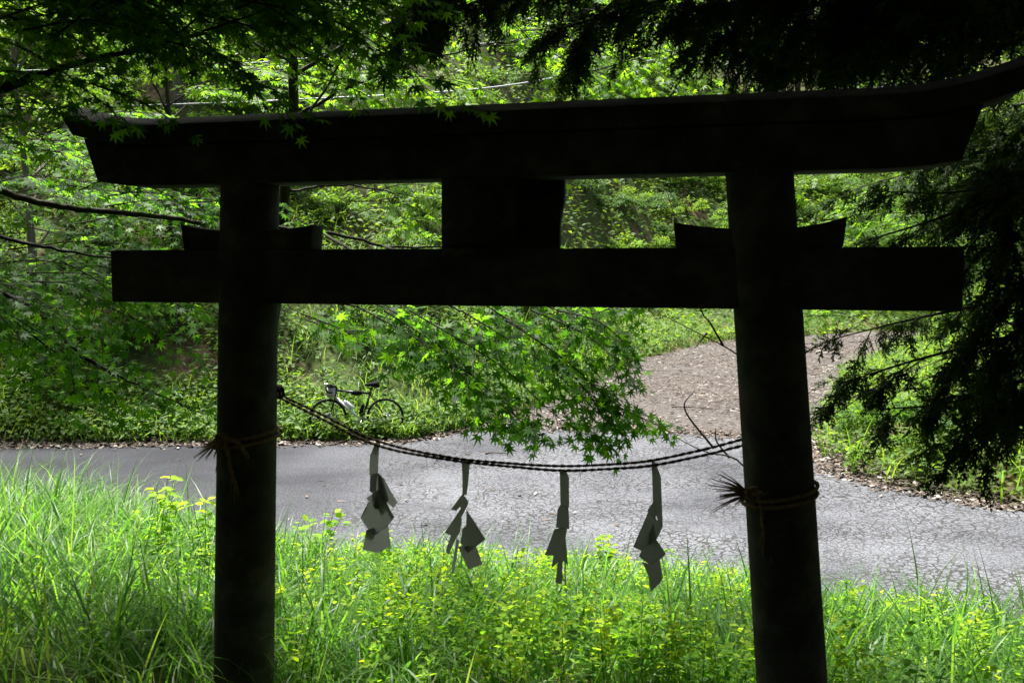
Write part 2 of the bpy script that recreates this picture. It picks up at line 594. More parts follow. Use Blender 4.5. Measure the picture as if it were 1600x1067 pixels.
# ------------------------------------------------------------------ torii
PL = px(389, 450, 4.60)
PR = px(1195.5, 450, 4.00)
TC = (PL + PR) / 2
tdir = norm(np.array([PR[0] - PL[0], PR[1] - PL[1], 0]))
TANG = math.atan2(tdir[1], tdir[0])
tnor = np.array([-tdir[1], tdir[0], 0])          # points away from the camera, to the road
TZ = 0.0
TO = np.array([TC[0], TC[1], 0])


def tl(u, v, off=0.0):
    """photo direction -> (x, z) in the gate's own plane, `off` metres towards the road"""
    d = px(u, v, 1.0) - CAM
    o = TO + tnor * off
    t = np.dot(o - CAM, tnor) / np.dot(d, tnor)
    p = CAM + d * t
    return np.dot(p - TO, tdir), p[2]


def tw(x, y, z):
    return TO + tdir * x + tnor * y + np.array([0, 0, z])


torii = empty('torii_gate', TO, TANG, 'dark weathered concrete torii gate framing the road', 'gate')


def prism_x(b, prof, stations):
    """sweep a (y, z) profile along x; stations: list of (x for each profile point, dz)"""
    k = len(prof)
    base = []
    for xs_, dz in stations:
        base.append([(xs_[j] if hasattr(xs_, '__len__') else xs_, prof[j][0], prof[j][1] + dz) for j in range(k)])
    n = len(base)
    V = np.array(base).reshape(-1, 3)
    a = np.arange(n - 1)[:, None] * k
    j = np.arange(k)[None]
    jn = (j + 1) % k
    F = np.stack([a + j, a + k + j, a + k + jn, a + jn], -1).reshape(-1, 4)
    s = b.n
    b.add(V, F)
    b.f.setdefault(k, []).append(np.array([s + np.arange(k), s + (n - 1) * k + np.arange(k)[::-1]]))


def pillar(u0, v0, u1, v1, r0, r1):
    x0, z0 = tl(u0, v0)
    x1, z1 = tl(u1, v1)
    zg = height(TO[0] + tdir[0] * x1, TO[1] + tdir[1] * x1) - .12
    xg = x1 + (x1 - x0) * (zg - z1) / (z1 - z0)
    b = Batch()
    ts = np.linspace(0, 1, 14)
    pts = [(x0 + (xg - x0) * t, 0, z0 + .03 + (zg - z0 - .03) * t) for t in ts]
    b.tube(pts, r0 + (r1 - r0) * ts, 40)
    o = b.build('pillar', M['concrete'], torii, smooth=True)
    return (x0, z0), (xg, zg)


pl_top, pl_bot = pillar(391, 288, 381, 1067, .131, .142)
pr_top, pr_bot = pillar(1185, 266, 1237, 1067, .132, .144)
# cross beam
nz1 = tl(840, 388, -.075)[1]
nz0 = tl(840, 479.5, -.075)[1]
nx0 = tl(173, 430, -.075)[0]
nx1 = tl(1506, 436, -.075)[0]
b = Batch()
b.box((nx0, -.075, nz0), (nx1, .075, nz1))
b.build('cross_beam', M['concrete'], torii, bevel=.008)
# under-lintel, ends slanting outward
lz0 = tl(800, 277, -.10)[1]
lz1 = tl(800, 208, -.10)[1]
lx0 = tl(152, 288, -.10)[0]
lx1 = tl(1503, 247, -.10)[0]


def sori(x, half, amt):
    t = np.clip((abs(x - (lx0 + lx1) / 2) / half - .76) / .24, 0, 1.3)
    return amt * t * t


half = (lx1 - lx0) / 2 + .22
NS = 41
b = Batch()
prof = [(-.10, lz0), (.10, lz0), (.10, lz1), (-.10, lz1)]
st = []
for t in np.linspace(0, 1, NS):
    xb = lx0 + (lx1 - lx0) * t
    xt = (lx0 - .07) + (lx1 - lx0 + .14) * t
    st.append(([xb, xb, xt, xt], 0))
V = []
k = 4
for xs_, dz in st:
    for j in range(4):
        d = sori(xs_[j], half, .095)
        V.append((xs_[j], prof[j][0], prof[j][1] + d * (1.0 if j >= 2 else .8)))
V = np.array(V)
a = np.arange(NS - 1)[:, None] * 4
j = np.arange(4)[None]
jn = (j + 1) % 4
b.add(V, np.stack([a + j, a + 4 + j, a + 4 + jn, a + jn], -1).reshape(-1, 4))
b.f[4].append(np.array([[0, 1, 2, 3], [(NS - 1) * 4 + q for q in (3, 2, 1, 0)]]))
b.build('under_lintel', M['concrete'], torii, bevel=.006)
# top lintel with a roofed upper face
kz1 = tl(800, 172, -.155)[1]
ridge = .053
kx0 = tl(92, 190, -.155)[0]
kx1 = -kx0 * 1.0 + (lx0 + lx1) + .09
prof = [(-.135, lz1 + .002), (.135, lz1 + .002), (.155, kz1), (0.0, kz1 + ridge), (-.155, kz1)]
b = Batch()
V = []
for t in np.linspace(0, 1, NS):
    xb = (kx0 + .05) + (kx1 - kx0 - .10) * t
    xt = kx0 + (kx1 - kx0) * t
    for q, (py_, pz_) in enumerate(prof):
        x = xb if q < 2 else xt
        V.append((x, py_, pz_ + sori(x, half, .095)))
a = np.arange(NS - 1)[:, None] * 5
j = np.arange(5)[None]
jn = (j + 1) % 5
b.add(V, np.stack([a + j, a + 5 + j, a + 5 + jn, a + jn], -1).reshape(-1, 4))
b.f.setdefault(5, []).append(np.array([[0, 1, 2, 3, 4], [(NS - 1) * 5 + q for q in (4, 3, 2, 1, 0)]]))
b.build('top_lintel', M['concrete'], torii, bevel=.005)


def wedge(ua, va, ub, vb):
    """curved-top wedge standing on the cross beam beside a pillar; a = pillar side, b = outer end"""
    xa, za = tl(ua, va, -.06)
    xb_, zb_ = tl(ub, vb, -.06)
    b = Batch()
    V = []
    n = 9
    for t in np.linspace(0, 1, n):
        x = xa + (xb_ - xa) * t
        z = za + (zb_ - za) * t * t
        lean = .012 * t * (1 if xb_ > xa else -1)
        V += [(x, -.06, nz1 + .001), (x, .06, nz1 + .001), (x + lean, .06, z), (x + lean, -.06, z)]
    a = np.arange(n - 1)[:, None] * 4
    j = np.arange(4)[None]
    jn = (j + 1) % 4
    F = np.stack([a + j, a + 4 + j, a + 4 + jn, a + jn], -1).reshape(-1, 4)
    if xb_ < xa:
        F = F[:, ::-1]
    b.add(V, F)
    b.f[4].append(np.array([[0, 1, 2, 3], [(n - 1) * 4 + q for q in (3, 2, 1, 0)]]))
    b.build('wedge', M['concrete'], torii, bevel=.004)


wedge(372, 361, 287, 352)
wedge(410, 360, 484, 351)
wedge(1165, 357, 1057, 347)
wedge(1210, 357, 1319, 338)
# centre strut and the name tablet on its road side
sx0, _ = tl(690, 330, -.085)
sx1, _ = tl(792, 330, -.085)
sz0 = tl(740, 400, -.085)[1]
b = Batch()
b.box((sx0, -.085, sz0), (sx1, -.0755, nz1 + .02))
b.box((sx0, -.085, nz1 + .001), (sx1, .085, lz0 - .001))
b.build('centre_strut', M['concrete'], torii)
tabx0, _ = tl(700, 330, .12)
tabx1, tz1 = tl(884, 275, .15)
b = Batch()
w = (tabx1 - tabx0)
cxm = (tabx0 + tabx1) / 2
n = 14
V = []
for t in np.linspace(0, 1, n):
    z = nz1 - .04 + (lz0 + .02 - nz1 + .04) * t
    hw = w / 2 * (.90 + .10 * t) + .004 * math.sin(t * 11)
    yo = .090 + .035 * t
    V += [(cxm - hw, yo, z), (cxm + hw, yo, z), (cxm + hw, yo + .05, z), (cxm - hw, yo + .05, z)]
a = np.arange(n - 1)[:, None] * 4
b.add(V, np.stack([a + j, a + jn, a + 4 + jn, a + 4 + j], -1).reshape(-1, 4))
b.f[4].append(np.array([[3, 2, 1, 0], [(n - 1) * 4 + q for q in (0, 1, 2, 3)]]))
b.build('name_tablet', M['concrete'], torii)

# ------------------------------------------------------------------ ropes and paper streamers
def twisted(b, pts, r, pitch, strands=2, segs=6):
    pts = np.asarray(pts)
    d = np.linalg.norm(np.diff(pts, axis=0), axis=1)
    L = np.concatenate([[0], np.cumsum(d)])
    n = max(6, int(L[-1] / pitch * 8))
    s = np.linspace(0, L[-1], n)
    Q = np.stack([np.interp(s, L, pts[:, c]) for c in range(3)], -1)
    T = norm(np.gradient(Q, axis=0))
    ref = np.array([0, 0, 1.0])
    S = norm(np.cross(T, ref + .01))
    U = np.cross(S, T)
    for k in range(strands):
        ph = s / pitch * 2 * np.pi + k * 2 * np.pi / strands
        C = Q + (np.cos(ph)[:, None] * S + np.sin(ph)[:, None] * U) * r * .42
        b.tube(C, r * .66 * (1 + .10 * rng.standard_normal(n)), segs)


def rope_pts(ps, y0=.09, y1=.09):
    out = []
    for k, (u, v) in enumerate(ps):
        y = y0 + (y1 - y0) * k / (len(ps) - 1)
        x, z = tl(u, v, y)
        out.append((x, y, z))
    return interp_curve(out, 90)


rope = empty('sacred_rope', TO, TANG, 'sagging double hemp rope strung between the two gate pillars', 'rope')
ROPE_A = [(405, 600), (436, 616), (500, 646), (590, 689), (700, 714), (800, 724), (880, 728), (960, 725), (1020, 719), (1100, 702), (1160, 686), (1190, 676)]
ROPE_B = [(405, 605), (436, 621), (500, 653), (590, 696), (700, 718), (800, 729), (880, 735), (960, 732), (1020, 727), (1100, 711), (1160, 696), (1190, 688)]
b = Batch()
twisted(b, rope_pts(ROPE_A), .0066, .07)
b.build('strand', M['darkrope'], rope, smooth=True)
b = Batch()
twisted(b, rope_pts(ROPE_B, .105, .1), .0066, .07)
b.build('strand', M['darkrope'], rope, smooth=True)
# stray fibres and a binding
b = Batch()
for (u, v) in [(662, 709), (684, 713), (683, 714), (500, 652), (1020, 729), (1105, 712), (905, 735)]:
    x, z = tl(u, v, .1)
    for q in range(3):
        e = np.array([x, .1, z]) + np.array([rng.normal(0, .014), rng.normal(0, .01), -.012 - .03 * rng.random()])
        b.tube([(x, .1, z), tuple((np.array([x, .1, z]) + e) / 2 + .002), tuple(e)], [.0012, .001, .0006], 3)
for RP, yy_ in ((ROPE_A, .09), (ROPE_B, .102)):
    C_ = rope_pts(RP, yy_, yy_)
    for q in range(420):
        i_ = int(rng.integers(6, 86))
        p_ = C_[i_] + (C_[i_ + 1] - C_[i_]) * rng.random()
        e_ = p_ + norm(rng.standard_normal(3)) * rng.uniform(.008, .016) + (C_[i_ + 1] - C_[i_]) * rng.normal(0, .25)
        b.tube([p_, e_], [.0007, .0003], 3, False)
tag(b.build('stray_fibres', M['darkrope'], rope), kind='stuff')
b = Batch()
# end knot by the left pillar
x, z = tl(434, 612, .06)
ang = np.linspace(0, 5 * np.pi, 50)
twisted(b, np.stack([x + .004 + .012 * np.sin(ang * .4) + 0 * ang, .07 + .022 * np.cos(ang), z + .026 * np.sin(ang)], -1), .007, .03)
b.build('knot', M['darkrope'], rope, smooth=True)


def streamer(polys, org, zoom, label):
    root = None
    for k, (poly, tilt, lay) in enumerate(polys):
        P = []
        c = np.mean(poly, 0)
        for (a_, b_) in poly:
            u = org[0] + a_ / zoom
            v = org[1] + b_ / zoom
            y = .098 + lay * .006
            x, z = tl(u, v, y)
            P.append((x, y, z))
        P = np.array(P)
        cx_ = P[:, 0].mean()
        cz_ = P[:, 2].mean()
        P[:, 1] += (P[:, 0] - cx_) * tilt + (P[:, 2] - cz_) * .05 * (-1) ** k
        if root is None:
            anchor = P[np.argmax(P[:, 2])].copy()
            root = empty('paper_streamer', tw(*anchor), TANG, label, 'paper streamer', 'zigzag paper streamers on the rope')
        P = P - anchor
        # edges subdivided and bowed a little so that the sheet is not dead flat
        Q = []
        for a_ in range(len(P)):
            p_, q_ = P[a_], P[(a_ + 1) % len(P)]
            Q += [p_, (p_ + q_) / 2 + np.array([0, .003 * (-1) ** (k + a_), 0])]
        bb = Batch()
        bb.add(np.array(Q), np.arange(len(Q))[None])
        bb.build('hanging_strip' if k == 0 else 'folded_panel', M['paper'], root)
    return root


streamer([([(213, 85), (228, 50), (262, 45), (250, 100), (247, 285), (188, 295), (190, 150)], .3, 0),
          ([(178, 295), (255, 282), (300, 330), (345, 480), (262, 560), (215, 470), (175, 432)], -.4, 1),
          ([(178, 295), (247, 285), (237, 430), (175, 430)], -.6, -1),
          ([(165, 470), (220, 430), (262, 550), (225, 560)], .4, -2),
          ([(247, 280), (292, 325), (380, 515), (355, 555), (262, 440)], .5, 1),
          ([(215, 440), (262, 400), (350, 555), (384, 610), (320, 690), (210, 765), (160, 720), (95, 632), (165, 510)], -.25, 0),
          ([(165, 710), (312, 680), (333, 840), (268, 880), (262, 865), (250, 888), (143, 855)], .3, 2)],
         (540, 680), 4.85, 'leftmost grey paper zigzag streamer hanging nearest the left pillar')
streamer([([(882, 195), (940, 195), (930, 330), (918, 455), (890, 440)], .4, 0),
          ([(893, 435), (785, 570), (830, 578), (868, 540), (878, 620), (935, 520), (938, 490)], -.4, 1),
          ([(865, 560), (757, 728), (800, 755), (768, 860), (785, 900), (832, 790), (860, 740), (872, 650)], .4, -1),
          ([(840, 780), (805, 1045), (820, 1048), (860, 800)], .5, 2),
          ([(910, 565), (1073, 775), (990, 840), (930, 890), (862, 815), (880, 710), (908, 690)], -.3, 0),
          ([(858, 830), (985, 835), (1028, 985), (930, 1015)], .3, 1)],
         (540, 680), 4.85, 'wide spread paper streamer with a thin loose tail, second from the left pillar')
streamer([([(255, 160), (272, 150), (290, 152), (318, 215), (322, 430), (262, 410)], .35, 0),
          ([(262, 400), (232, 450), (218, 583), (328, 578), (322, 420)], -.5, 1),
          ([(215, 585), (305, 575), (292, 650), (310, 860), (290, 820), (240, 825), (195, 865), (210, 775), (150, 765)], .3, -1),
          ([(240, 815), (278, 815), (268, 985), (218, 978)], -.3, 0),
          ([(287, 815), (297, 815), (298, 995), (290, 985)], .5, 1)],
         (820, 700), 4.638, 'narrow closed paper streamer hanging at the lowest point of the rope')
streamer([([(918, 90), (925, 80), (937, 85), (985, 210), (1000, 560), (975, 555), (930, 400)], .35, 0),
          ([(930, 390), (885, 455), (945, 530), (955, 480)], -.5, -1),
          ([(895, 458), (998, 572), (957, 660), (845, 735), (790, 705)], .3, 1),
          ([(935, 540), (957, 663), (1027, 758), (973, 812), (910, 850), (820, 795)], -.3, 0),
          ([(850, 815), (910, 840), (973, 800), (998, 945), (975, 985), (915, 1035), (895, 915)], .35, 2)],
         (820, 700), 4.638, 'rightmost paper streamer with stacked zigzag folds, nearest the right pillar')


def pillar_tie(top, bot, vpix, upix, rad, knot_px, tuft, label):
    """rope tied twice round a pillar, with a knot and frayed ends on the camera side"""
    _, zc = tl(upix, vpix, -.14)
    t = (zc - top[1]) / (bot[1] - top[1])
    xc = top[0] + (bot[0] - top[0]) * t
    root = empty('tie_rope', tw(xc, 0, zc), TANG, label, 'rope', 'ropes tied round the pillars')
    b = Batch()
    for k, (dz, tl_) in enumerate([(.014, .10), (-.014, .085)]):
        a = np.linspace(0, 2 * np.pi, 60)
        r = rad + .006
        twisted(b, np.stack([r * np.cos(a), r * np.sin(a), dz + tl_ * .30 * np.cos(a - .35)], -1), .0085, .045)
    b.build('loop', M['straw'], root, smooth=True)
    kx, kz = tl(knot_px[0], knot_px[1], -rad - .01)
    k0 = np.array([kx - xc, -math.sqrt(max(.0001, (rad + .012) ** 2 - (kx - xc) ** 2)) if abs(kx - xc) < rad else -.02, kz - zc])
    b = Batch()
    a = np.linspace(0, 2 * np.pi * 1.6, 40)
    twisted(b, k0 + np.stack([.022 * np.cos(a) + .012 * a / 5, -.012 - .010 * np.sin(a * .5), .028 * np.sin(a)], -1), .010, .04)
    # bow to the right of the knot and its end
    twisted(b, k0 + interp_curve([(0, -.01, 0), (.05, -.02, .012), (.09, -.016, .0), (.12, -.012, -.045), (.14, -.008, -.075)], 20), .0095, .04)
    twisted(b, k0 + interp_curve([(.03, -.014, -.01), (.045, -.02, -.05), (.05, -.016, -.11), (.06, -.014, -.15)], 20), .009, .04)
    b.build('knot', M['straw'], root, smooth=True)
    b = Batch()
    for (dx, dz) in tuft:
        for q in range(3):
            e = np.array([dx, -.01 + rng.normal(0, .02), dz]) * (1.0 + .4 * rng.random()) + rng.normal(0, .006, 3)
            m_ = e * .5 + np.array([0, 0, .006])
            b.tube([k0, k0 + m_, k0 + e], [.0035, .0028, .001], 4)
    b.build('frayed_end', M['straw'], root)
    b = Batch()
    for q in range(14):
        s = k0 + np.array([.058 + rng.normal(0, .004), -.014, -.14])
        e = s + np.array([rng.normal(.012, .018), rng.normal(0, .01), -.06 - .09 * rng.random()])
        b.tube([s, (s + e) / 2 + .002, e], [.0028, .0024, .0009], 4)
    b.build('frayed_end', M['straw'], root)


TUFT = [(-.10, .06), (-.115, .045), (-.12, .03), (-.135, .02), (-.12, .012), (-.10, -.002), (-.115, -.01), (-.11, -.022), (-.11, -.045), (-.05, -.03)]
pillar_tie(pr_top, pr_bot, 783, 1217, .141, (1172, 776), TUFT, 'straw rope tied round the right pillar with a frayed tuft')
TUFT2 = [(-.06, -.015), (-.07, -.03), (-.085, -.045), (-.09, -.055), (-.08, -.07), (-.06, -.06), (-.03, -.08), (.0, -.1), (.03, -.09)]
pillar_tie(pl_top, pl_bot, 693, 386, .138, (345, 688), TUFT2, 'dark rope tied round the left pillar with drooping frayed ends')

# ------------------------------------------------------------------ bicycle
BX = px(557, 640, 17.75)
bike = empty('bicycle', (BX[0], 17.75, height(BX[0], 17.75) + .0), R(4), 'black touring bicycle with white bottle leaning on the grassy bank', 'bicycle')
bike.rotation_euler = (R(-7), 0, R(5))
WR = .335
FH, RH = np.array([-.51, 0, WR]), np.array([.51, 0, WR])
BB = np.array([.09, 0, .27])


def torus(b, c, R0, r, seg=48, s2=8):
    a = np.linspace(0, 2 * np.pi, seg, endpoint=False)
    q = np.linspace(0, 2 * np.pi, s2, endpoint=False)
    A, Q = np.meshgrid(a, q, indexing='ij')
    V = np.stack([c[0] + (R0 + r * np.cos(Q)) * np.cos(A), c[1] + r * np.sin(Q), c[2] + (R0 + r * np.cos(Q)) * np.sin(A)], -1).reshape(-1, 3)
    i = np.arange(seg)[:, None]
    jj = np.arange(s2)[None]
    F = np.stack([i * s2 + jj, ((i + 1) % seg) * s2 + jj, ((i + 1) % seg) * s2 + (jj + 1) % s2, i * s2 + (jj + 1) % s2], -1).reshape(-1, 4)
    b.add(V, F)


def disc(b, c, r0, r1, th, seg=32):
    a = np.linspace(0, 2 * np.pi, seg, endpoint=False)
    ring = lambda r, y: np.stack([c[0] + r * np.cos(a), np.full(seg, c[1] + y), c[2] + r * np.sin(a)], -1)
    V = np.concatenate([ring(r0, -th), ring(r1, -th), ring(r1, th), ring(r0, th)])
    i = np.arange(seg)
    n_ = (i + 1) % seg
    F = np.concatenate([np.stack([k * seg + i, k * seg + n_, ((k + 1) % 4) * seg + n_, ((k + 1) % 4) * seg + i], -1) for k in range(4)])
    b.add(V, F)


for hub, side in ((FH, -1), (RH, -1)):
    b = Batch()
    torus(b, hub, WR - .032, .011, 48, 6)
    w_ = b.build('wheel', M['black_paint'], bike, smooth=True)
    b = Batch()
    torus(b, hub, WR - .019, .021)
    b.build('tyre', M['rubber'], w_, smooth=True)
    b = Batch()
    for k in range(24):
        a = k * 2 * np.pi / 24
        b.tube([hub + np.array([.02 * math.cos(a + .6), .02 * (-1) ** k, .02 * math.sin(a + .6)]), hub + np.array([(WR - .04) * math.cos(a), 0, (WR - .04) * math.sin(a)])], .0012, 3, False)
    tag(b.build('spokes', M['steel'], w_), kind='stuff')
    b = Batch()
    disc(b, hub + np.array([0, -.035, 0]), .046, .082, .0012)
    b.build('brake_disc', M['white_paint'], w_)
    b = Batch()
    b.tube([hub + np.array([0, -.06, 0]), hub + np.array([0, .06, 0])], .022, 12)
    b.build('hub', M['black_paint'], w_, smooth=True)
HEAD_T, HEAD_B = np.array([-.36, 0, .84]), np.array([-.39, 0, .70])
SEATT = np.array([.255, 0, .80])
b = Batch()
b.tube([HEAD_T, HEAD_B], .021, 12)
b.tube([HEAD_T + (0.01, 0, -.02), SEATT + np.array([-.02, 0, -.04])], .020, 12)
b.tube([SEATT, BB], .020, 12)
for s in (-1, 1):
    b.tube([BB + np.array([0, s * .02, 0]), RH + np.array([0, s * .06, 0])], .010, 8)
    b.tube([SEATT + np.array([-.01, s * .015, -.07]), RH + np.array([0, s * .06, 0])], .009, 8)
b.tube([BB + np.array([0, -.045, 0]), BB + np.array([0, .045, 0])], .024, 12)
b.build('frame', M['black_paint'], bike, smooth=True)
b = Batch()
b.tube([HEAD_B + np.array([.012, 0, .0]), BB], .025, 12)
b.build('down_tube', M['white_paint'], bike, smooth=True)
b = Batch()
for s in (-1, 1):
    b.tube(interp_curve([HEAD_B + np.array([0, 0, -.01]), HEAD_B + np.array([-.01, s * .05, -.06]), HEAD_B + np.array([-.05, s * .055, -.2]), FH + np.array([0, s * .055, 0])], 12), .011, 8)
b.build('fork', M['black_paint'], bike, smooth=True)
b = Batch()
b.tube([HEAD_T, HEAD_T + np.array([.0, 0, .05]), HEAD_T + np.array([-.08, 0, .075])], .016, 10)
for s in (-1, 1):
    b.tube(interp_curve([HEAD_T + np.array(q) for q in [(-.08, 0, .075), (-.08, s * .19, .08), (-.13, s * .21, .075), (-.165, s * .215, .03), (-.14, s * .22, -.045), (-.05, s * .225, -.06)]], 18), .014, 8)
b.build('handlebar', M['black_fabric'], bike, smooth=True)
for s in (-1, 1):
    b = Batch()
    b.tube(interp_curve([HEAD_T + np.array(q) for q in [(-.15, s * .215, .07), (-.19, s * .215, .10), (-.21, s * .215, .07), (-.19, s * .22, -.02)]], 10), [.016, .017, .014, .012, .011, .01, .009, .008, .007, .006], 8)
    b.build('brake_lever', M['steel'], bike, smooth=True)


def blob(b, c, r, seg=16, rings=10, power=1.0):
    A, Q = np.meshgrid(np.linspace(0, 2 * np.pi, seg, endpoint=False), np.linspace(0.02, np.pi - .02, rings), indexing='xy')
    f = lambda t: np.sign(t) * np.abs(t) ** power
    V = np.stack([c[0] + r[0] * f(np.sin(Q) * np.cos(A)), c[1] + r[1] * f(np.sin(Q) * np.sin(A)), c[2] + r[2] * f(np.cos(Q))], -1).reshape(-1, 3)
    i = np.arange(rings - 1)[:, None] * seg
    jj = np.arange(seg)[None]
    F = np.stack([i + jj, i + seg + jj, i + seg + (jj + 1) % seg, i + (jj + 1) % seg], -1).reshape(-1, 4)
    b.add(V, F)


b = Batch()
blob(b, HEAD_T + np.array([-.10, 0, -.045]), (.085, .16, .105), power=.75)
bag = b.build('handlebar_bag', M['grey_fabric'], bike, smooth=True)
b = Batch()
blob(b, HEAD_T + np.array([-.09, 0, .055]), (.07, .165, .022), power=.7)
b.build('flap', M['black_fabric'], bag, smooth=True)
b = Batch()
blob(b, HEAD_T + np.array([.36, 0, -.07]), (.10, .035, .045), power=.7)
b.build('frame_bag', M['black_fabric'], bike, smooth=True)
dt = norm(BB - HEAD_B)
up = np.array([-dt[2], 0, dt[0]])
up = up if up[2] > 0 else -up
mid = HEAD_B + (BB - HEAD_B) * .42 + up * .062
b = Batch()
b.tube([mid - dt * .11, mid - dt * .10, mid - dt * .075, mid - dt * .065, mid + dt * .10, mid + dt * .105], [.014, .018, .02, .037, .037, .03], 14)
b.build('water_bottle', M['white_paint'], bike, smooth=True)
st_ = norm(SEATT - BB)
sm = BB + st_ * .20 + np.array([-.06, 0, .012])
b = Batch()
b.tube([sm - st_ * .09, sm - st_ * .085, sm + st_ * .07, sm + st_ * .08, sm + st_ * .11], [.03, .036, .036, .022, .02], 14)
b.build('tool_bottle', M['black_fabric'], bike, smooth=True)
b = Batch()
b.tube([SEATT, SEATT + st_ * .10], .0135, 10)
b.build('seat_post', M['black_paint'], bike, smooth=True)
b = Batch()
sc_ = SEATT + st_ * .115
V0 = interp_curve([sc_ + np.array([-.15, 0, .0]), sc_ + np.array([-.05, 0, .012]), sc_ + np.array([.06, 0, .012]), sc_ + np.array([.12, 0, .022])], 12)
b.tube(V0, [.014, .022, .026, .03, .034, .04, .048, .056, .062, .064, .06, .03], 12)
sd = b.build('saddle', M['black_fabric'], bike, smooth=True)
sd.scale = (1, 1, 1)
b = Batch()
disc(b, BB + np.array([0, .05, 0]), .06, .088, .002)
disc(b, BB + np.array([0, .05, 0]), .0, .03, .003)
b.build('chainring', M['steel'], bike)
for s, e in ((1, np.array([.07, 0, .15])), (-1, np.array([-.07, 0, -.15]))):
    b = Batch()
    b.tube([BB + np.array([0, s * .06, 0]), BB + e + np.array([0, s * .07, 0])], [.013, .010], 8)
    ck = b.build('crank', M['steel'], bike, smooth=True)
    b = Batch()
    p = BB + e + np.array([0, s * .12, 0])
    b.box(p - (.045, .04, .009), p + (.045, .04, .009))
    b.build('pedal', M['black_paint'], ck)

# ------------------------------------------------------------------ overhead cables
for k, (pts, r, lab) in enumerate([
        ([(-500, 176, 21), (0, 171, 22), (290, 163, 22.5), (460, 156, 23), (760, 138, 24), (1010, 96, 25), (1500, 20, 27)], .019, 'thick grey overhead cable passing just above the left end of the gate'),
        ([(-500, 212, 21), (0, 219, 22), (110, 221, 22.2), (460, 221, 23), (800, 210, 24), (1500, 120, 27)], .012, 'thin overhead cable below the left tip of the gate lintel, upper of two'),
        ([(-500, 222, 21), (0, 227, 22), (110, 228, 22.2), (460, 227, 23), (800, 216, 24), (1500, 125, 27)], .009, 'thin overhead cable below the left tip of the gate lintel, lower of two'),
        ([(-500, 108, 21), (0, 111, 22), (330, 100, 22.5), (460, 93, 23), (1000, 40, 25), (1500, -60, 27)], .010, 'thin overhead cable highest up among the left maple leaves')]):
    b = Batch()
    b.tube(interp_curve([px(*p) for p in pts], 60), r, 6)
    tag(b.build('overhead_cable', M['cable'], smooth=True), lab, 'cable', 'overhead cables')

# ------------------------------------------------------------------ leaf templates
def T(v, f):
    return (np.array(v, float), np.array(f))


DIAMOND = T([(0, 0, 0), (.45, -.5, .05), (1, 0, -.06), (.45, .5, .05)], [(0, 1, 2), (0, 2, 3)])
OVATE = T([(0, 0, 0), (.3, -.5, .05), (.7, -.36, .02), (1, 0, -.12), (.7, .36, .02), (.3, .5, .05), (.5, 0, -.03)],
          [(0, 1, 6), (1, 2, 6), (2, 3, 6), (3, 4, 6), (4, 5, 6), (5, 0, 6)])
CHIP = T([(-.5, -.5, 0), (.5, -.4, .04), (.5, .5, 0), (-.5, .4, .05)], [(0, 1, 2, 3)])


def maple_tpl(fine):
    lob = [(-128, .42), (-82, .72), (-40, .93), (0, 1.0), (40, .93), (82, .72), (128, .42)]
    v = [(0, 0, 0)]
    f = []
    notch = [-152, -105, -61, -20, 20, 61, 105, 152]
    nr = [.13, .25, .31, .34, .34, .31, .25, .13]

    def P(a, r, z=None):
        return (r * math.cos(R(a)), r * math.sin(R(a)), (-.16 * r * r if z is None else z))
    for a, r in zip(notch, nr):
        v.append(P(a, r, .015))
    for q, (a, r) in enumerate(lob):
        tip = len(v)
        v.append(P(a, r))
        if fine:
            m1, m2 = len(v), len(v) + 1
            w = 9.5
            v.append(P(a - w, r * .58))
            v.append(P(a + w, r * .58))
            c = len(v)
            v.append(P(a, r * .5, -.07))
            f += [(0, 1 + q, c), (1 + q, m1, c), (m1, tip, c), (tip, m2, c), (m2, 2 + q, c), (2 + q, 0, c)]
        else:
            f += [(0, 1 + q, tip), (0, tip, 2 + q)]
    return T(v, f)


MAPLE, MAPLE_F = maple_tpl(False), maple_tpl(True)


def blade_tpl(bend, n=5):
    v, f = [], []
    x = z = 0.0
    a = R(2)
    for k in range(n + 1):
        t = k / n
        w = .5 * (1 - t ** 2.2) * (.75 + .5 * math.sin(math.pi * min(1, t * 1.3)))
        if k == n:
            v.append((x, 0, z))
        else:
            v += [(x, -w, z), (x, w, z)]
        a2 = bend * t ** 1.3
        x += math.cos(a2) / n
        z -= math.sin(a2) / n
    for k in range(n - 1):
        f += [(2 * k, 2 * k + 1, 2 * k + 3), (2 * k, 2 * k + 3, 2 * k + 2)]
    f.append((2 * n - 2, 2 * n - 1, 2 * n))
    return T(v, f)


BLADES = [blade_tpl(R(a)) for a in (25, 65, 100, 135, 165)]


def blades(b, P, L, W, lean=.25, tint=None, bias=None):
    n = len(P)
    az = rng.random(n) * 2 * np.pi
    D = np.stack([np.cos(az) * lean * rng.random(n), np.sin(az) * lean * rng.random(n), np.ones(n)], -1)
    # normal: up-side of the blade faces backwards from its lean so that it arches over
    Nn = np.stack([-np.cos(az), -np.sin(az), np.zeros(n)], -1)
    if tint is None:
        tint = rng.random(n)
    k = rng.choice(len(BLADES), n, p=bias if bias is not None else [.15, .25, .3, .2, .1])
    for q in range(len(BLADES)):
        s = k == q
        b.leaves(BLADES[q], P[s], D[s], Nn[s], L[s], W[s], tint[s])


def scatter(n, x0, x1, y0, y1, keep=None):
    x = rng.uniform(x0, x1, n)
    y = rng.uniform(y0, y1, n)
    if keep is not None:
        m = keep(x, y)
        x, y = x[m], y[m]
    return x, y


def near_y(x):
    return np.interp(x, NEAR[:, 0], NEAR[:, 1])


def in_open(x, y):
    return height(x, y) < -.05


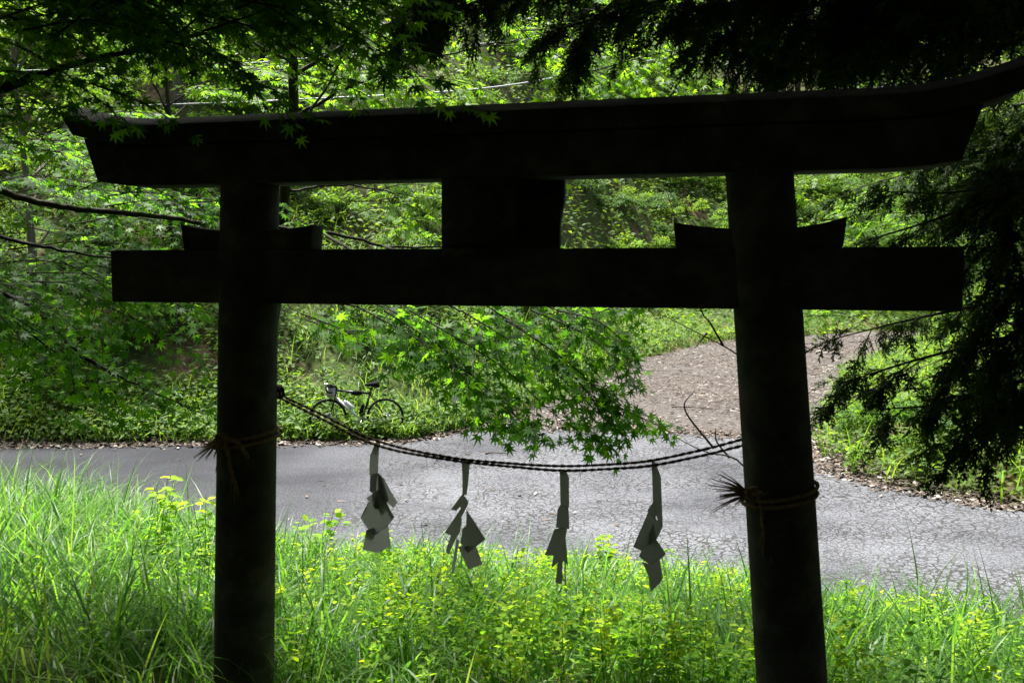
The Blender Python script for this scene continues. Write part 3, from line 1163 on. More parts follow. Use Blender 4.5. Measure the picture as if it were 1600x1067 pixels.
def pn(x, y, s, seed=0.0):
    """cheap smooth 0..1 noise"""
    return .5 + .25 * (np.sin(x * s + seed) * np.cos(y * s * 1.13 + seed * 2) + np.sin((x + y) * s * .61 + seed * 3 + 1) + .0) + .12 * np.sin(x * s * 2.7 + y * s * 2.1 + seed)

# ------------------------------------------------------------------ foreground verge
b = Batch()
x, y = scatter(60000, -6.8, 7.5, 4.4, 11.2, lambda x, y: (y < near_y(x) + .05) & (np.abs(x) < 1.6 + y * .6))
path = np.exp(-((x - .05 - (y - 9) * .02) / .35) ** 2) * (y > 8.8)
patch = pn(x, y, 2.2, 1.0)
tall = np.clip(.55 + .25 * np.interp(x, [-5, -3, -2, 0, 2, 5], [1.7, 1.0, .3, -.25, -.1, .1]) + .25 * (patch - .5), .25, 1.2)
keep = (rng.random(len(x)) < np.clip(.35 + .8 * patch - path * 2, 0, 1) * np.interp(x, [-6, -3, -1, 1, 4], [.8, .85, .9, .85, .8]) * np.clip(1 - .6 * np.clip(-x - .9, 0, 1) * np.clip(6.9 - y, 0, 1), 0, 1))
x, y, tall = x[keep], y[keep], tall[keep]
lf_ = np.clip((-x - 2.5) / 1.6, 0, 1)
L = tall * rng.uniform(.45, 1.15, len(x)) * (lf_ + (1 - lf_) * np.interp(near_y(x) - y, [0, 1.4, 3], [.28, .52, 1]))
blades(b, on_ground(x, y, -.02), L, .006 + .007 * rng.random(len(x)), .8, bias=[.08, .17, .3, .27, .18])
# tussocks of longer blades
for k in range(420):
    cx_, cy_ = rng.uniform(-5.5, 6), rng.uniform(5.0, 10.2)
    if cy_ > near_y(cx_) - .1 or abs(cx_) > 1.2 + cy_ * .58 or (abs(cx_) < .6 and cy_ > 8.3):
        continue
    if abs(cx_) < 1.8 and rng.random() < .2:
        continue
    m = rng.integers(20, 55)
    x = cx_ + rng.normal(0, .09, m)
    y = cy_ + rng.normal(0, .09, m)
    blades(b, on_ground(x, y, -.02), rng.uniform(.4, 1.15, m) * (1.05 if cx_ < -2.8 else np.interp(near_y(cx_) - cy_, [0, 1.4, 3], [.4, .6, .9])), .008 + .008 * rng.random(m), .75, tint=np.clip(rng.normal(.35, .2, m), 0, 1), bias=[.05, .15, .3, .3, .2])
for cx_, cy_ in [(3.3, 6.6), (3.6, 7.0), (3.9, 7.4), (3.0, 6.9), (3.4, 7.3), (4.3, 7.2), (-3.6, 7.6), (-3.9, 8.3), (-4.4, 8.8), (-3.2, 8.2), (-2.7, 8.8), (-4.0, 9.2), (-4.8, 9.4),
                 (.95, 8.6), (-.45, 9.2), (1.9, 8.4), (1.5, 9.0)]:
    m = 48
    k_ = .62 if abs(cx_) < 2.2 else (.85 if cx_ > 0 else 1.0)
    x = cx_ + rng.normal(0, .12, m)
    y = cy_ + rng.normal(0, .12, m)
    blades(b, on_ground(x, y, -.02), rng.uniform(.55, 1.25, m) * k_, .010 + .008 * rng.random(m), .8, tint=np.clip(rng.normal(.45, .25, m), 0, 1), bias=[.1, .2, .3, .25, .15])
tag(b.build('grass', M['grass']), 'long arching green grass on the verge below the gate', 'grass', kind='stuff')

# yellow-green leafy weeds between the grass
b = Batch()
sb = Batch()
x, y = scatter(6000, -6, 6.5, 4.6, 10.6, lambda x, y: (y < near_y(x) - .02) & (np.abs(x) < 1.4 + y * .58))
dens = np.interp(x, [-5, -2.6, -1.3, .2, 2, 3.2, 5], [.12, .3, .8, 1, .95, .5, .25]) * np.clip(-.25 + 1.7 * pn(x, y, 2.3, 4.0), 0, 1)
path = np.exp(-((x - .05) / .3) ** 2) * (y > 9.2)
kp = rng.random(len(x)) < dens * (1 - path)
x, y = x[kp], y[kp]
hgt = rng.uniform(.2, .6, len(x)) * np.interp(near_y(x) - y, [0, 1.4, 3], [.35, .55, 1])
G = on_ground(x, y)
for k in range(len(x)):
    h = hgt[k]
    m = int(9 + h * 30)
    pt = rng.normal(0, .2)
    t = np.sqrt(rng.uniform(.06, 1, m))
    lean_ = rng.normal(0, .12, 2)
    P = G[k] + np.stack([lean_[0] * h * t, lean_[1] * h * t, h * t], -1)
    az = rng.random(m) * 2 * np.pi
    D = np.stack([np.cos(az), np.sin(az), rng.normal(.25, .3, m)], -1)
    Nn = np.stack([rng.normal(0, .35, m), rng.normal(0, .35, m), np.ones(m)], -1)
    s = rng.uniform(.026, .056, m) * (1.1 - .35 * t)
    b.leaves(OVATE if k % 2 else DIAMOND, P + D * s[:, None] * .4, D, Nn, s * 1.25, s * .75, np.clip(.3 + pt + .4 * t + rng.normal(0, .1, m), 0, 1))
    if k % 3 == 0:
        sb.tube([G[k], G[k] + np.array([lean_[0] * h, lean_[1] * h, h])], [.003, .0015], 3, False)
tag(b.build('weeds', M['weed']), 'yellow-green leafy weeds growing through the verge grass', 'weeds', kind='stuff')
tag(sb.build('weed_stems', M['bush']), 'thin upright stems of the verge weeds', 'weeds', kind='stuff')

# a few tall single plants standing above the grass
def tall_plant(p, h, label, seed, mat='weed'):
    root = empty('tall_weed', p, 0, label, 'plant', 'tall leafy weeds above the grass')
    st_, lf = Batch(), Batch()
    for s in range(3):
        l2 = rng.normal(0, .16, 2)
        hh = h * rng.uniform(.8, 1.05)
        c = interp_curve([(0, 0, 0), (l2[0] * hh * .3, l2[1] * hh * .3, hh * .5), (l2[0] * hh, l2[1] * hh, hh)], 8)
        st_.tube(c, np.linspace(.005, .002, 8), 5, False)
        m = 30
        t = rng.uniform(.3, 1, m)
        P = np.stack([np.interp(t, np.linspace(0, 1, 8), c[:, q]) for q in range(3)], -1)
        az = rng.random(m) * 2 * np.pi
        D = np.stack([np.cos(az), np.sin(az), rng.normal(.1, .25, m)], -1)
        s_ = rng.uniform(.05, .085, m)
        lf.leaves(OVATE, P + D * .03, D, np.stack([rng.normal(0, .3, m), rng.normal(0, .3, m), np.ones(m)], -1), s_ * 1.1, s_ * .8, np.clip(.2 + .6 * t + rng.normal(0, .12, m), 0, 1))
    st_.build('stem', M['bush'], root)
    lf.build('foliage', M[mat], root)


for (u, v, Y, h, lab) in [(250, 960, 7.6, .86, 'tall leafy weed with yellow top just left of the left pillar'),
                          (322, 960, 7.4, .8, 'tall leafy weed touching the left edge of the left pillar'),
                          (495, 960, 8.2, .66, 'tall leafy weed just right of the left pillar'),
                          (600, 960, 9.2, .42, 'leafy weed behind the leftmost paper streamer'),
                          (955, 960, 8.8, .5, 'leafy weed standing between the two right paper streamers')]:
    p = px(u, v, Y)
    tall_plant((p[0], Y, float(height(p[0], Y))), h, lab, 1)

# ------------------------------------------------------------------ litter on the track and along the road edges
b = Batch()
x, y = scatter(110000, -2, 22, 17.0, 44, lambda x, y: in_open(x, y) & (y > np.interp(x, FARR[:, 0], FARR[:, 1]) - .25))
kp = rng.random(len(x)) < np.clip(.25 + 1.0 * pn(x, y, 1.1, 2), .1, 1) * np.interp(y, [17, 19.5, 21, 44], [.3, .6, 1, .8])
x, y = x[kp], y[kp]
n = len(x)
az = rng.normal(0, .9, n)
D = np.stack([np.cos(az), np.sin(az), rng.normal(0, .12, n)], -1)
b.leaves(CHIP, np.stack([x, y, rng.uniform(-.015, .02, n)], -1), D, np.stack([rng.normal(0, .3, n), rng.normal(0, .3, n), np.ones(n)], -1),
         rng.uniform(.03, .12, n) + .22 * (rng.random(n) < .05), rng.uniform(.010, .028, n))
tag(b.build('wood_chips', M['litter']), 'brown bark chips and dead twigs covering the side track', 'litter', kind='stuff')
b = Batch()
xx = rng.uniform(-11, -1.2, 9000)
yy = np.interp(xx, FARR[:, 0], FARR[:, 1]) + rng.normal(.1, .22, 9000)
yr = rng.uniform(9, 20, 7000)
xr_ = np.interp(yr, TRR[:, 0], TRR[:, 1]) + rng.normal(.05, .25, 7000)
xm = rng.uniform(-1.5, 4.8, 2600)
ym = np.interp(xm, FARR[:, 0], FARR[:, 1]) + rng.normal(.1, .3, 2600)
xs_ = rng.uniform(-8, 8, 130)
ys_ = rng.uniform(10.5, 18, 130)
ok = in_open(xs_, ys_)
x = np.concatenate([xx, xr_, xm, xs_[ok]])
y = np.concatenate([yy, yr, ym, ys_[ok]])
n = len(x)
z = np.maximum(height(x, y), 0) + rng.uniform(.006, .03, n)
az = rng.random(n) * 6.28
b.leaves(CHIP, np.stack([x, y, z], -1), np.stack([np.cos(az), np.sin(az), rng.normal(0, .15, n)], -1),
         np.stack([rng.normal(0, .35, n), rng.normal(0, .35, n), np.ones(n)], -1), rng.uniform(.03, .11, n), rng.uniform(.015, .05, n), rng.random(n) ** 1.2)
tag(b.build('leaf_litter', M['litter']), 'brown dead leaves and needles drifted along the road edges', 'litter', kind='stuff')
# fallen sticks that can be told apart
for (u, v, d, ln, ang, lab) in [(1010, 576, 29, 1.6, 5, 'pale fallen stick lying across the far edge of the chip track'),
                                (1085, 640, 21.5, 1.0, -20, 'fallen stick on the chip track left of the right pillar'),
                                (775, 712, 16.3, .35, 8, 'small twig lying on the asphalt above the second streamer'),
                                (1290, 712, 16.2, .9, -25, 'pale fallen stick in the litter right of the right pillar')]:
    p = px(u, v, d)
    z = max(float(height(p[0], d)), .0) + .015
    a = R(ang)
    b = Batch()
    c = interp_curve([(-ln / 2, 0, 0), (-ln / 6, .03, .015), (ln / 5, -.03, .01), (ln / 2, .02, 0)], 8)
    b.tube(c, np.linspace(.016, .006, 8), 6)
    o = b.build('fallen_stick', M['litter'])
    o.location = (p[0], d, z)
    o.rotation_euler = (0, 0, a)
    tag(o, lab, 'stick', 'fallen sticks')

# ------------------------------------------------------------------ cover on the banks and the hillside
def cover(b, x, y, leaf, size, asp, lift, tint, droop=-.1, up=1.0):
    n = len(x)
    P = on_ground(x, y) + np.stack([np.zeros(n), np.zeros(n), lift * rng.random(n) ** .7], -1)
    az = rng.random(n) * 6.283
    # leaves turn a little to the open side, i.e. down-slope
    D = np.stack([np.cos(az), np.sin(az) - .25, rng.normal(droop, .3, n)], -1)
    Nn = np.stack([rng.normal(0, .35, n), rng.normal(-.35, .35, n), np.full(n, up)], -1)
    s = size * rng.uniform(.55, 1.3, n)
    b.leaves(leaf, P, D, Nn, s, s * asp, tint)


def beyond(x, y):
    return (y > near_y(x) + 1) & ~in_open(x, y)


b = Batch()
# left bank, near the road: mixed leaves in clumps
x, y = scatter(46000, -14, 1.5, 17.2, 25, lambda x, y: beyond(x, y))
c = pn(x, y, 2.6, 3.0)
kp = rng.random(len(x)) < np.clip((c - .30) * 3.2, .08, 1)
x, y, c = x[kp], y[kp], c[kp]
half_ = len(x) // 2
cover(b, x[:half_], y[:half_], OVATE, .11, .62, .40, np.clip(c[:half_] + rng.normal(0, .2, half_), 0, 1))
cover(b, x[half_:], y[half_:], DIAMOND, .17, .24, .5, np.clip(c[half_:] + rng.normal(0, .2, len(x) - half_), 0, 1), -.2)
tag(b.build('bank_cover', M['bush']), 'dense leafy ground cover on the shaded left bank', 'ground cover', kind='stuff')
b = Batch()
x, y = scatter(16000, -12, -.9, 17.2, 18.9, lambda x, y: beyond(x, y))
kp = rng.random(len(x)) < np.clip(.4 + pn(x, y, 3.1, 9), 0, 1) * np.interp(y, [17.3, 17.7, 18.9], [.25, 1, .7])
x, y = x[kp], y[kp]
cover(b, x, y, OVATE, .085, .7, .26, None)
P = on_ground(x[:5000], y[:5000])
blades(b, P, rng.uniform(.2, .5, len(P)), np.full(len(P), .014), .6)
tag(b.build('roadside_weeds', M['bush2']), 'low bright weeds along the far road edge by the bicycle', 'weeds', kind='stuff')
# pale grass on the open slope in the middle
b = Batch()
x, y = scatter(52000, -5.5, 15, 17.8, 44, lambda x, y: beyond(x, y) & (y < np.interp(x, TRL[:, 0], TRL[:, 1]) + 9) & (y > np.interp(x, TRL[:, 0], TRL[:, 1])))
kp = rng.random(len(x)) < np.clip(pn(x, y, 1.3, 6) * 1.7, 0, 1) * np.interp(x, [-5.5, -3.5, -1], [.1, .5, 1])
x, y = x[kp], y[kp]
blades(b, on_ground(x, y, -.02), rng.uniform(.35, .95, len(x)) * np.interp(y, [18, 30, 44], [1, .9, .7]), rng.uniform(.012, .024, len(x)), .45)
tag(b.build('slope_grass', M['palegrass']), 'pale tall grass on the sunny slope beside the side track', 'grass', kind='stuff')
b = Batch()
# right bank
x, y = scatter(80000, 5, 18, 8, 34, lambda x, y: beyond(x, y) & (x > np.interp(y, TRR[:, 0], TRR[:, 1])) & (x < y * .62 + 2))
c = pn(x, y, 2.3, 5.0)
kp = rng.random(len(x)) < np.clip((c - .25) * 3, .25, 1)
x, y, c = x[kp], y[kp], c[kp]
cover(b, x, y, OVATE, .10, .66, .5, np.clip(c + rng.normal(0, .22, len(x)), 0, 1))
s = rng.random(len(x)) < .12
blades(b, on_ground(x[s], y[s]), rng.uniform(.5, 1.2, s.sum()), rng.uniform(.014, .026, s.sum()), .5)
tag(b.build('right_bank_weeds', M['bush2']), 'bright leafy weeds covering the bank right of the right pillar', 'weeds', kind='stuff')
b = Batch()
# whole hillside beyond
x, y = scatter(190000, -26, 46, 23, 72, lambda x, y: beyond(x, y) & (np.abs(x - y * .02) < 8 + y * .62))
c = pn(x, y, 1.1, 8.0)
kp = rng.random(len(x)) < np.clip((c - .22) * 3.2, .2, 1)
x, y, c = x[kp], y[kp], c[kp]
sz = np.interp(y, [22, 40, 80], [.16, .24, .4])
n = len(x)
P = on_ground(x, y) + np.stack([np.zeros(n), np.zeros(n), .5 * rng.random(n)], -1)
az = rng.random(n) * 6.283
b.leaves(DIAMOND, P, np.stack([np.cos(az), np.sin(az) - .3, rng.normal(-.1, .3, n)], -1), np.stack([rng.normal(0, .4, n), rng.normal(-.4, .4, n), np.ones(n)], -1), sz * rng.uniform(.6, 1.3, n), sz * .6, np.clip(c + rng.normal(0, .2, n), 0, 1))
tag(b.build('hillside_cover', M['bush2']), 'green undergrowth spread over the hillside behind', 'undergrowth', kind='stuff')

# ------------------------------------------------------------------ shrubs and trees of the hillside
def crown_leaves(b, centres, radii, per, leaf, size, asp, flat=.45):
    for c, r in zip(centres, radii):
        m = max(6, int(per * rng.uniform(.7, 1.3)))
        d = norm(rng.standard_normal((m, 3)))
        rr = r * rng.random(m) ** .45
        P = c + d * rr[:, None] * np.array([1, 1, flat])
        D = d * np.array([1, 1, .25]) + np.array([0, 0, -.25]) + rng.normal(0, .35, (m, 3))
        Nn = np.array([0, 0, 1.0]) + d * .35 + rng.normal(0, .3, (m, 3))
        s = size * rng.uniform(.6, 1.25, m)
        b.leaves(leaf, P, D, Nn, s, s * asp, np.clip(rng.normal(.5, .22) + rng.normal(0, .15, m), 0, 1))


def shrub_proto(name, h, w, nclump, per, size, asp, leaf, mat):
    root = empty(name)
    cs, rs = [], []
    for k in range(nclump):
        a, q = rng.random() * 6.283, rng.random() ** .5
        z = h * (.22 + .78 * rng.random() * (1 - .5 * q * q))
        cs.append(np.array([math.cos(a) * q * w, math.sin(a) * q * w, z]))
        rs.append(w * rng.uniform(.22, .42))
    b = Batch()
    crown_leaves(b, cs, rs, per, leaf, size, asp)
    b.build('crown', mat, root)
    b = Batch()
    for c in cs[::3]:
        b.tube(interp_curve([(0, 0, -.1), tuple(np.array(c) * (.3, .3, .5)), tuple(c)], 5), np.linspace(.022, .006, 5), 4, False)
    b.build('stem', M['bark'], root)
    return root


def tree_proto(name, h, r, nclump, per, size, asp, leaf, mat, bark, base=.35, trunk_r=.12):
    root = empty(name)
    cs, rs = [], []
    for k in range(nclump):
        t = rng.random()
        z = h * (base + (1 - base) * t)
        prof_ = math.sin(math.pi * min(1, .18 + .82 * t)) ** .7
        a, q = rng.random() * 6.283, rng.random() ** .45
        cs.append(np.array([math.cos(a) * q * r * prof_, math.sin(a) * q * r * prof_, z]))
        rs.append(r * rng.uniform(.18, .34))
    b = Batch()
    crown_leaves(b, cs, rs, per, leaf, size, asp, .4)
    b.build('crown', mat, root)
    b = Batch()
    tr = interp_curve([(0, 0, -.3), (rng.normal(0, .1), rng.normal(0, .1), h * .4), (rng.normal(0, .25), rng.normal(0, .25), h * .93)], 10)
    b.tube(tr, np.linspace(trunk_r, trunk_r * .2, 10), 9)
    for c in cs[::3]:
        z0 = max(.1 * h, c[2] - .18 * h)
        s = np.array([np.interp(z0, tr[:, 2], tr[:, q]) for q in range(3)])
        b.tube(interp_curve([s, (s + c) / 2 + np.array([0, 0, .05 * h * .3]), c], 5), np.linspace(trunk_r * .3, .008, 5), 5, False)
    b.build('trunk', bark, root, smooth=True)
    return root


LOOK = {'shrub': ['rounded fresh green', 'low cool green', 'tall dark green', 'low narrow-leaved'],
        'broadleaf_tree': ['dark green broad-crowned', 'fresh green tall', 'cool green narrow-leaved']}


def place(protos, spots, label, cat, group, used, smin=.8, smax=1.25, zoff=-.05):
    for k, (x_, y_) in enumerate(spots):
        q = int(rng.integers(len(protos)))
        if q in used:
            o = copy_tree(protos[q])
        else:
            o = protos[q]
            used.add(q)
        o.location = (x_, y_, float(height(x_, y_)) + zoff)
        o.rotation_euler = (0, 0, rng.random() * 6.28)
        s = rng.uniform(smin, smax)
        o.scale = (s, s, s * rng.uniform(.85, 1.15))
        tag(o, label.replace('@', LOOK.get(protos[q].name.split('.')[0], [''])[q] if '@' in label else ''), cat, group)


SH = [shrub_proto('shrub', 1.5, .95, 16, 85, .12, .62, OVATE, M['bush2']),
      shrub_proto('shrub', 1.2, 1.0, 15, 85, .10, .6, OVATE, M['blue_bush']),
      shrub_proto('shrub', 1.9, .9, 18, 80, .13, .5, OVATE, M['bush']),
      shrub_proto('shrub', 1.0, .9, 13, 80, .15, .32, DIAMOND, M['bush2'])]


def spots_in(n, x0, x1, y0, y1, mind, keep):
    out = []
    for _ in range(n * 30):
        if len(out) >= n:
            break
        x_, y_ = rng.uniform(x0, x1), rng.uniform(y0, y1)
        if not keep(x_, y_):
            continue
        if all((x_ - a) ** 2 + (y_ - c_) ** 2 > mind * mind for a, c_ in out):
            out.append((x_, y_))
    return out


bk = lambda x_, y_: bool(beyond(np.array(x_), np.array(y_)))
used = set()
place(SH, spots_in(170, -4, 36, 40, 64, 1.25, lambda x_, y_: bk(x_, y_) and abs(x_) < 4 + y_ * .55 and y_ > np.interp(x_, TRL[:, 0], TRL[:, 1]) + 6.5),
      '@ shrub on the sunlit hillside facing the gate beyond the side track', 'shrub', 'shrubs on the far hillside', used)
place(SH, spots_in(46, -17, -2.2, 19.0, 30, 1.2, lambda x_, y_: bk(x_, y_) and (y_ > 19.6 or x_ < -4.5)),
      '@ shrub on the steep bank left of the bicycle', 'shrub', 'shrubs on the left bank', used, .55, 1.0)
place(SH, spots_in(30, 5.6, 18, 11, 33, 1.1, lambda x_, y_: bk(x_, y_) and x_ > np.interp(y_, TRR[:, 0], TRR[:, 1]) + .7),
      '@ shrub on the bank right of the side track', 'shrub', 'shrubs on the right bank', used, .5, .95)
place(SH, spots_in(14, -1.8, 3, 24, 37, 1.4, lambda x_, y_: bk(x_, y_) and y_ > np.interp(x_, TRL[:, 0], TRL[:, 1]) + 3),
      '@ shrub on the open slope behind the hanging maple branch', 'shrub', 'shrubs on the middle slope', used, .6, 1.0)
TR = [tree_proto('broadleaf_tree', 7.0, 2.6, 46, 120, .15, .55, OVATE, M['bush'], M['bark'], .25, .12),
      tree_proto('broadleaf_tree', 8.5, 2.4, 48, 120, .14, .6, OVATE, M['bush2'], M['greybark'], .3, .13),
      tree_proto('broadleaf_tree', 6.0, 2.4, 40, 120, .17, .34, DIAMOND, M['blue_bush'], M['bark'], .2, .1)]
used = set()
place(TR, spots_in(26, -22, -3.0, 19.5, 40, 1.9, lambda x_, y_: bk(x_, y_) and (x_ < -6.5 or y_ > 26.5)),
      '@ tree on the wooded slope behind the left half of the gate', 'tree', 'trees on the left slope', used, .7, 1.15)
place(TR, spots_in(18, -8, 12, 60, 74, 2.4, bk),
      '@ tree high on the hillside above the middle of the gate', 'tree', 'trees on the upper hillside', used, .8, 1.2)
place(TR, spots_in(16, 9, 30, 24, 52, 2.6, lambda x_, y_: bk(x_, y_) and x_ > np.interp(y_, TRR[:, 0], TRR[:, 1]) + 1.5 and x_ > y_ * .30),
      '@ tree beyond the right end of the gate, behind the conifer', 'tree', 'trees on the right slope', used, .7, 1.1)


place(TR, spots_in(24, 13, 48, 38, 70, 2.8, lambda x_, y_: bk(x_, y_) and x_ > y_ * .36),
      '@ tree on the hill beyond the far right of the gate', 'tree', 'trees on the far right hill', used, .8, 1.3)


# far cedars: tall bare trunks with high crowns
def cedar_proto(name, h, r, base, mat, bark, trunk_r, nb, leafsize):
    root = empty(name)
    b = Batch()
    b.tube([(0, 0, -.5), (0, 0, h * .5), (0, 0, h)], [trunk_r, trunk_r * .7, trunk_r * .1], 10)
    b.build('trunk', bark, root, smooth=True)
    b = Batch()
    bb = Batch()
    for k in range(nb):
        t = k / nb
        z = h * (base + (1 - base) * t)
        ln = r * (1 - t * .75) * rng.uniform(.6, 1.1)
        a = rng.random() * 6.283
        e = np.array([math.cos(a) * ln, math.sin(a) * ln, -.25 * ln])
        bb.tube([(0, 0, z), (e[0] * .5, e[1] * .5, z + .05), (e[0], e[1], z + e[2])], [.05, .03, .01], 4, False)
        m = 110
        q = rng.uniform(.15, 1, m)
        P = np.array([0, 0, z]) + q[:, None] * e + rng.normal(0, .16 * ln * .6, (m, 3)) * np.array([1, 1, .8])
        D = norm(e)[None] * .6 + rng.normal(0, .6, (m, 3)) + np.array([0, 0, -.5])
        b.leaves(DIAMOND, P, D, rng.normal(0, .6, (m, 3)) + np.array([0, 0, 1.0]), leafsize * rng.uniform(.6, 1.3, m), leafsize * .35)
    b.build('crown', mat, root)
    bb.build('branches', bark, root)
    return root


CE = cedar_proto('cedar_tree', 17, 2.4, .42, M['conifer'], M['greybark'], .2, 60, .38)
used = set()
place([CE], spots_in(30, -16, 40, 70, 90, 2.4, bk), 'tall cedar with bare grey trunk high on the far hillside', 'tree', 'cedars on the ridge', used, .85, 1.1)

# ------------------------------------------------------------------ maples
class Maple:
    def __init__(self, name, label, base, group='maples by the gate'):
        self.root = empty(name, base, 0, label, 'tree', group)
        self.base = np.asarray(base, float)
        self.tw = Batch()
        self.P, self.D, self.N, self.S = [], [], [], []

    def limb(self, pts, r0, r1, name='limb'):
        b = Batch()
        c = interp_curve(pts, 6 * len(pts)) - self.base
        n_ = len(c)
        c = c + rng.normal(0, .004, c.shape)
        b.tube(c, np.linspace(r0, r1, n_), 8)
        b.build(name, M['bark'], self.root, smooth=True)

    def spray(self, pts, width, size, nrm=(0, -.25, 1), step=.085, start=.15, jitter=.28, droop=-.35):
        c = interp_curve(pts, 24)
        d = np.linalg.norm(np.diff(c, axis=0), axis=1)
        Ls = np.concatenate([[0], np.cumsum(d)])
        tot = Ls[-1]
        self.tw.tube(c - self.base, np.linspace(.0048, .0013, 24), 5, False)
        nrm = norm(np.array(nrm, float))
        s = start * tot
        side = 1
        while s < tot:
            p = np.array([np.interp(s, Ls, c[:, q]) for q in range(3)])
            i = min(22, np.searchsorted(Ls, s))
            t = norm(c[i + 1] - c[max(0, i - 1)])
            lat = norm(np.cross(nrm, t)) * side
            ln = width * (1 - .55 * s / tot) * rng.uniform(.55, 1.15)
            dr = norm(t * .75 + lat * .8 + rng.normal(0, .14, 3) + np.array([0, 0, droop * .35]))
            e = p + dr * ln + np.array([0, 0, -.10 * ln])
            self.tw.tube(np.array([p, (p + e) / 2 + nrm * .01, e]) - self.base, [.0026, .002, .001], 3, False)
            m = max(2, int(ln / .05))
            for k in range(m + 1):
                q = (k + .6) / (m + .6)
                b0 = p + (e - p) * q
                if k == m:
                    dirs = [dr]
                else:
                    l2 = norm(np.cross(nrm, dr))
                    dirs = [norm(dr * .55 + l2 * .9), norm(dr * .55 - l2 * .9)]
                for dd_ in dirs:
                    if rng.random() < .12:
                        continue
                    D = norm(dd_ + np.array([0, 0, droop]) + rng.normal(0, jitter, 3))
                    self.P.append(b0 + dd_ * .022)
                    self.D.append(D)
                    self.N.append(norm(nrm + rng.normal(0, jitter, 3)))
                    self.S.append(size * rng.uniform(.7, 1.15))
            side = -side
            s += step * rng.uniform(.6, 1.3)

    def finish(self, mat, mat_obj):
        self.tw.build('twigs', M['bark'], self.root)['kind'] = 'stuff'
        P, D, Nn, S = np.array(self.P), np.array(self.D), np.array(self.N), np.array(self.S)
        u, v, f = proj(P)
        vis = (u > 0) & (u < 1600) & (v > 0) & (v < 1067) & (f > .5)
        score = np.where(vis, S / np.maximum(f, .1), 0) * rng.uniform(.8, 1.2, len(S))
        top = np.argsort(-score)[:300]
        msk = np.zeros(len(S), bool)
        msk[top] = True
        b = Batch()
        b.leaves(MAPLE, P[~msk] - self.base, D[~msk], Nn[~msk], S[~msk])
        tag(b.build('leaf_mass', mat, self.root), kind='stuff')
        tb = Batch()
        tb.add(MAPLE_F[0], MAPLE_F[1])
        me = tb.mesh('leaf')
        me.materials.append(mat_obj)
        from mathutils import Matrix
        for i in np.where(msk)[0]:
            o = bpy.data.objects.new('leaf', me)
            COL.objects.link(o)
            o.parent = self.root
            d = norm(D[i])
            s = norm(np.cross(Nn[i], d))
            n_ = np.cross(d, s)
            k = S[i]
            mt = Matrix(((d[0] * k, s[0] * k, n_[0] * k, P[i][0] - self.base[0]),
                         (d[1] * k, s[1] * k, n_[1] * k, P[i][1] - self.base[1]),
                         (d[2] * k, s[2] * k, n_[2] * k, P[i][2] - self.base[2]), (0, 0, 0, 1)))
            o.matrix_local = mt
        return len(S)


def pp(*a):
    return [px(*q) for q in a]


def shower(mp, n, u0, u1, v0, v1, Y0, Y1, ln, slope, width, size, nrm=(0, -.25, 1), **kw):
    """sprays spread over a part of the crown; slope in photo terms (right, down) for a unit length"""
    for k in range(n):
        u, v, Y = rng.uniform(u0, u1), rng.uniform(v0, v1), rng.uniform(Y0, Y1)
        p0 = px(u, v, Y)
        a = math.atan2(slope[1], slope[0]) + rng.normal(0, .3)
        l_ = ln * rng.uniform(.7, 1.2)
        p2 = p0 + np.array([math.cos(a) * l_, rng.normal(0, .25) * l_, -math.sin(a) * l_])
        p1 = (p0 + p2) / 2 + np.array([0, 0, .10 * l_])
        mp.spray([p0, p1, p2], width, size, nrm, **kw)


gz = lambda x_, y_: float(height(x_, y_))
# the maple on the left: trunk just outside the frame, layered sprays reaching in
A = Maple('maple_tree', 'shaded maple reaching in from the left and hanging across the gate opening', (-3.9, 5.3, gz(-3.9, 5.3)))
A.limb([(-3.9, 5.3, gz(-3.9, 5.3) - .2), (-3.85, 5.3, 2.0), (-3.7, 5.25, 3.2), (-3.6, 5.2, 4.6), (-3.3, 5.2, 6.0)], .13, .07, 'trunk')
A.limb(pp((-420, 330, 5.2), (-60, 292, 5.5), (40, 312, 5.6), (120, 327, 5.7), (230, 336, 5.8), (340, 352, 5.9), (500, 362, 6.1), (600, 384, 6.3), (690, 386, 6.5)), .024, .006)
A.limb(pp((-420, 200, 5.0), (-60, 150, 4.3), (40, 126, 4.2), (90, 108, 4.2), (200, 80, 4.3), (330, 50, 4.5)), .026, .006)
A.limb(pp((-420, 420, 5.2), (-80, 448, 5.2), (20, 465, 5.2), (70, 500, 5.2), (130, 555, 5.2), (190, 590, 5.3), (300, 640, 5.4)), .018, .004)
A.limb(pp((-380, 260, 5.2), (0, 370, 5.4), (120, 395, 5.5), (240, 412, 5.7)), .014, .004)
A.limb(pp((340, 352, 5.9), (420, 420, 5.5), (480, 462, 5.4), (560, 480, 5.3)), .010, .005)
A.limb(pp((500, 362, 6.1), (580, 410, 5.5), (640, 450, 5.3), (720, 485, 5.3)), .010, .005)
A.limb(pp((600, 384, 6.2), (740, 430, 5.5), (800, 455, 5.3), (870, 485, 5.3)), .009, .004)
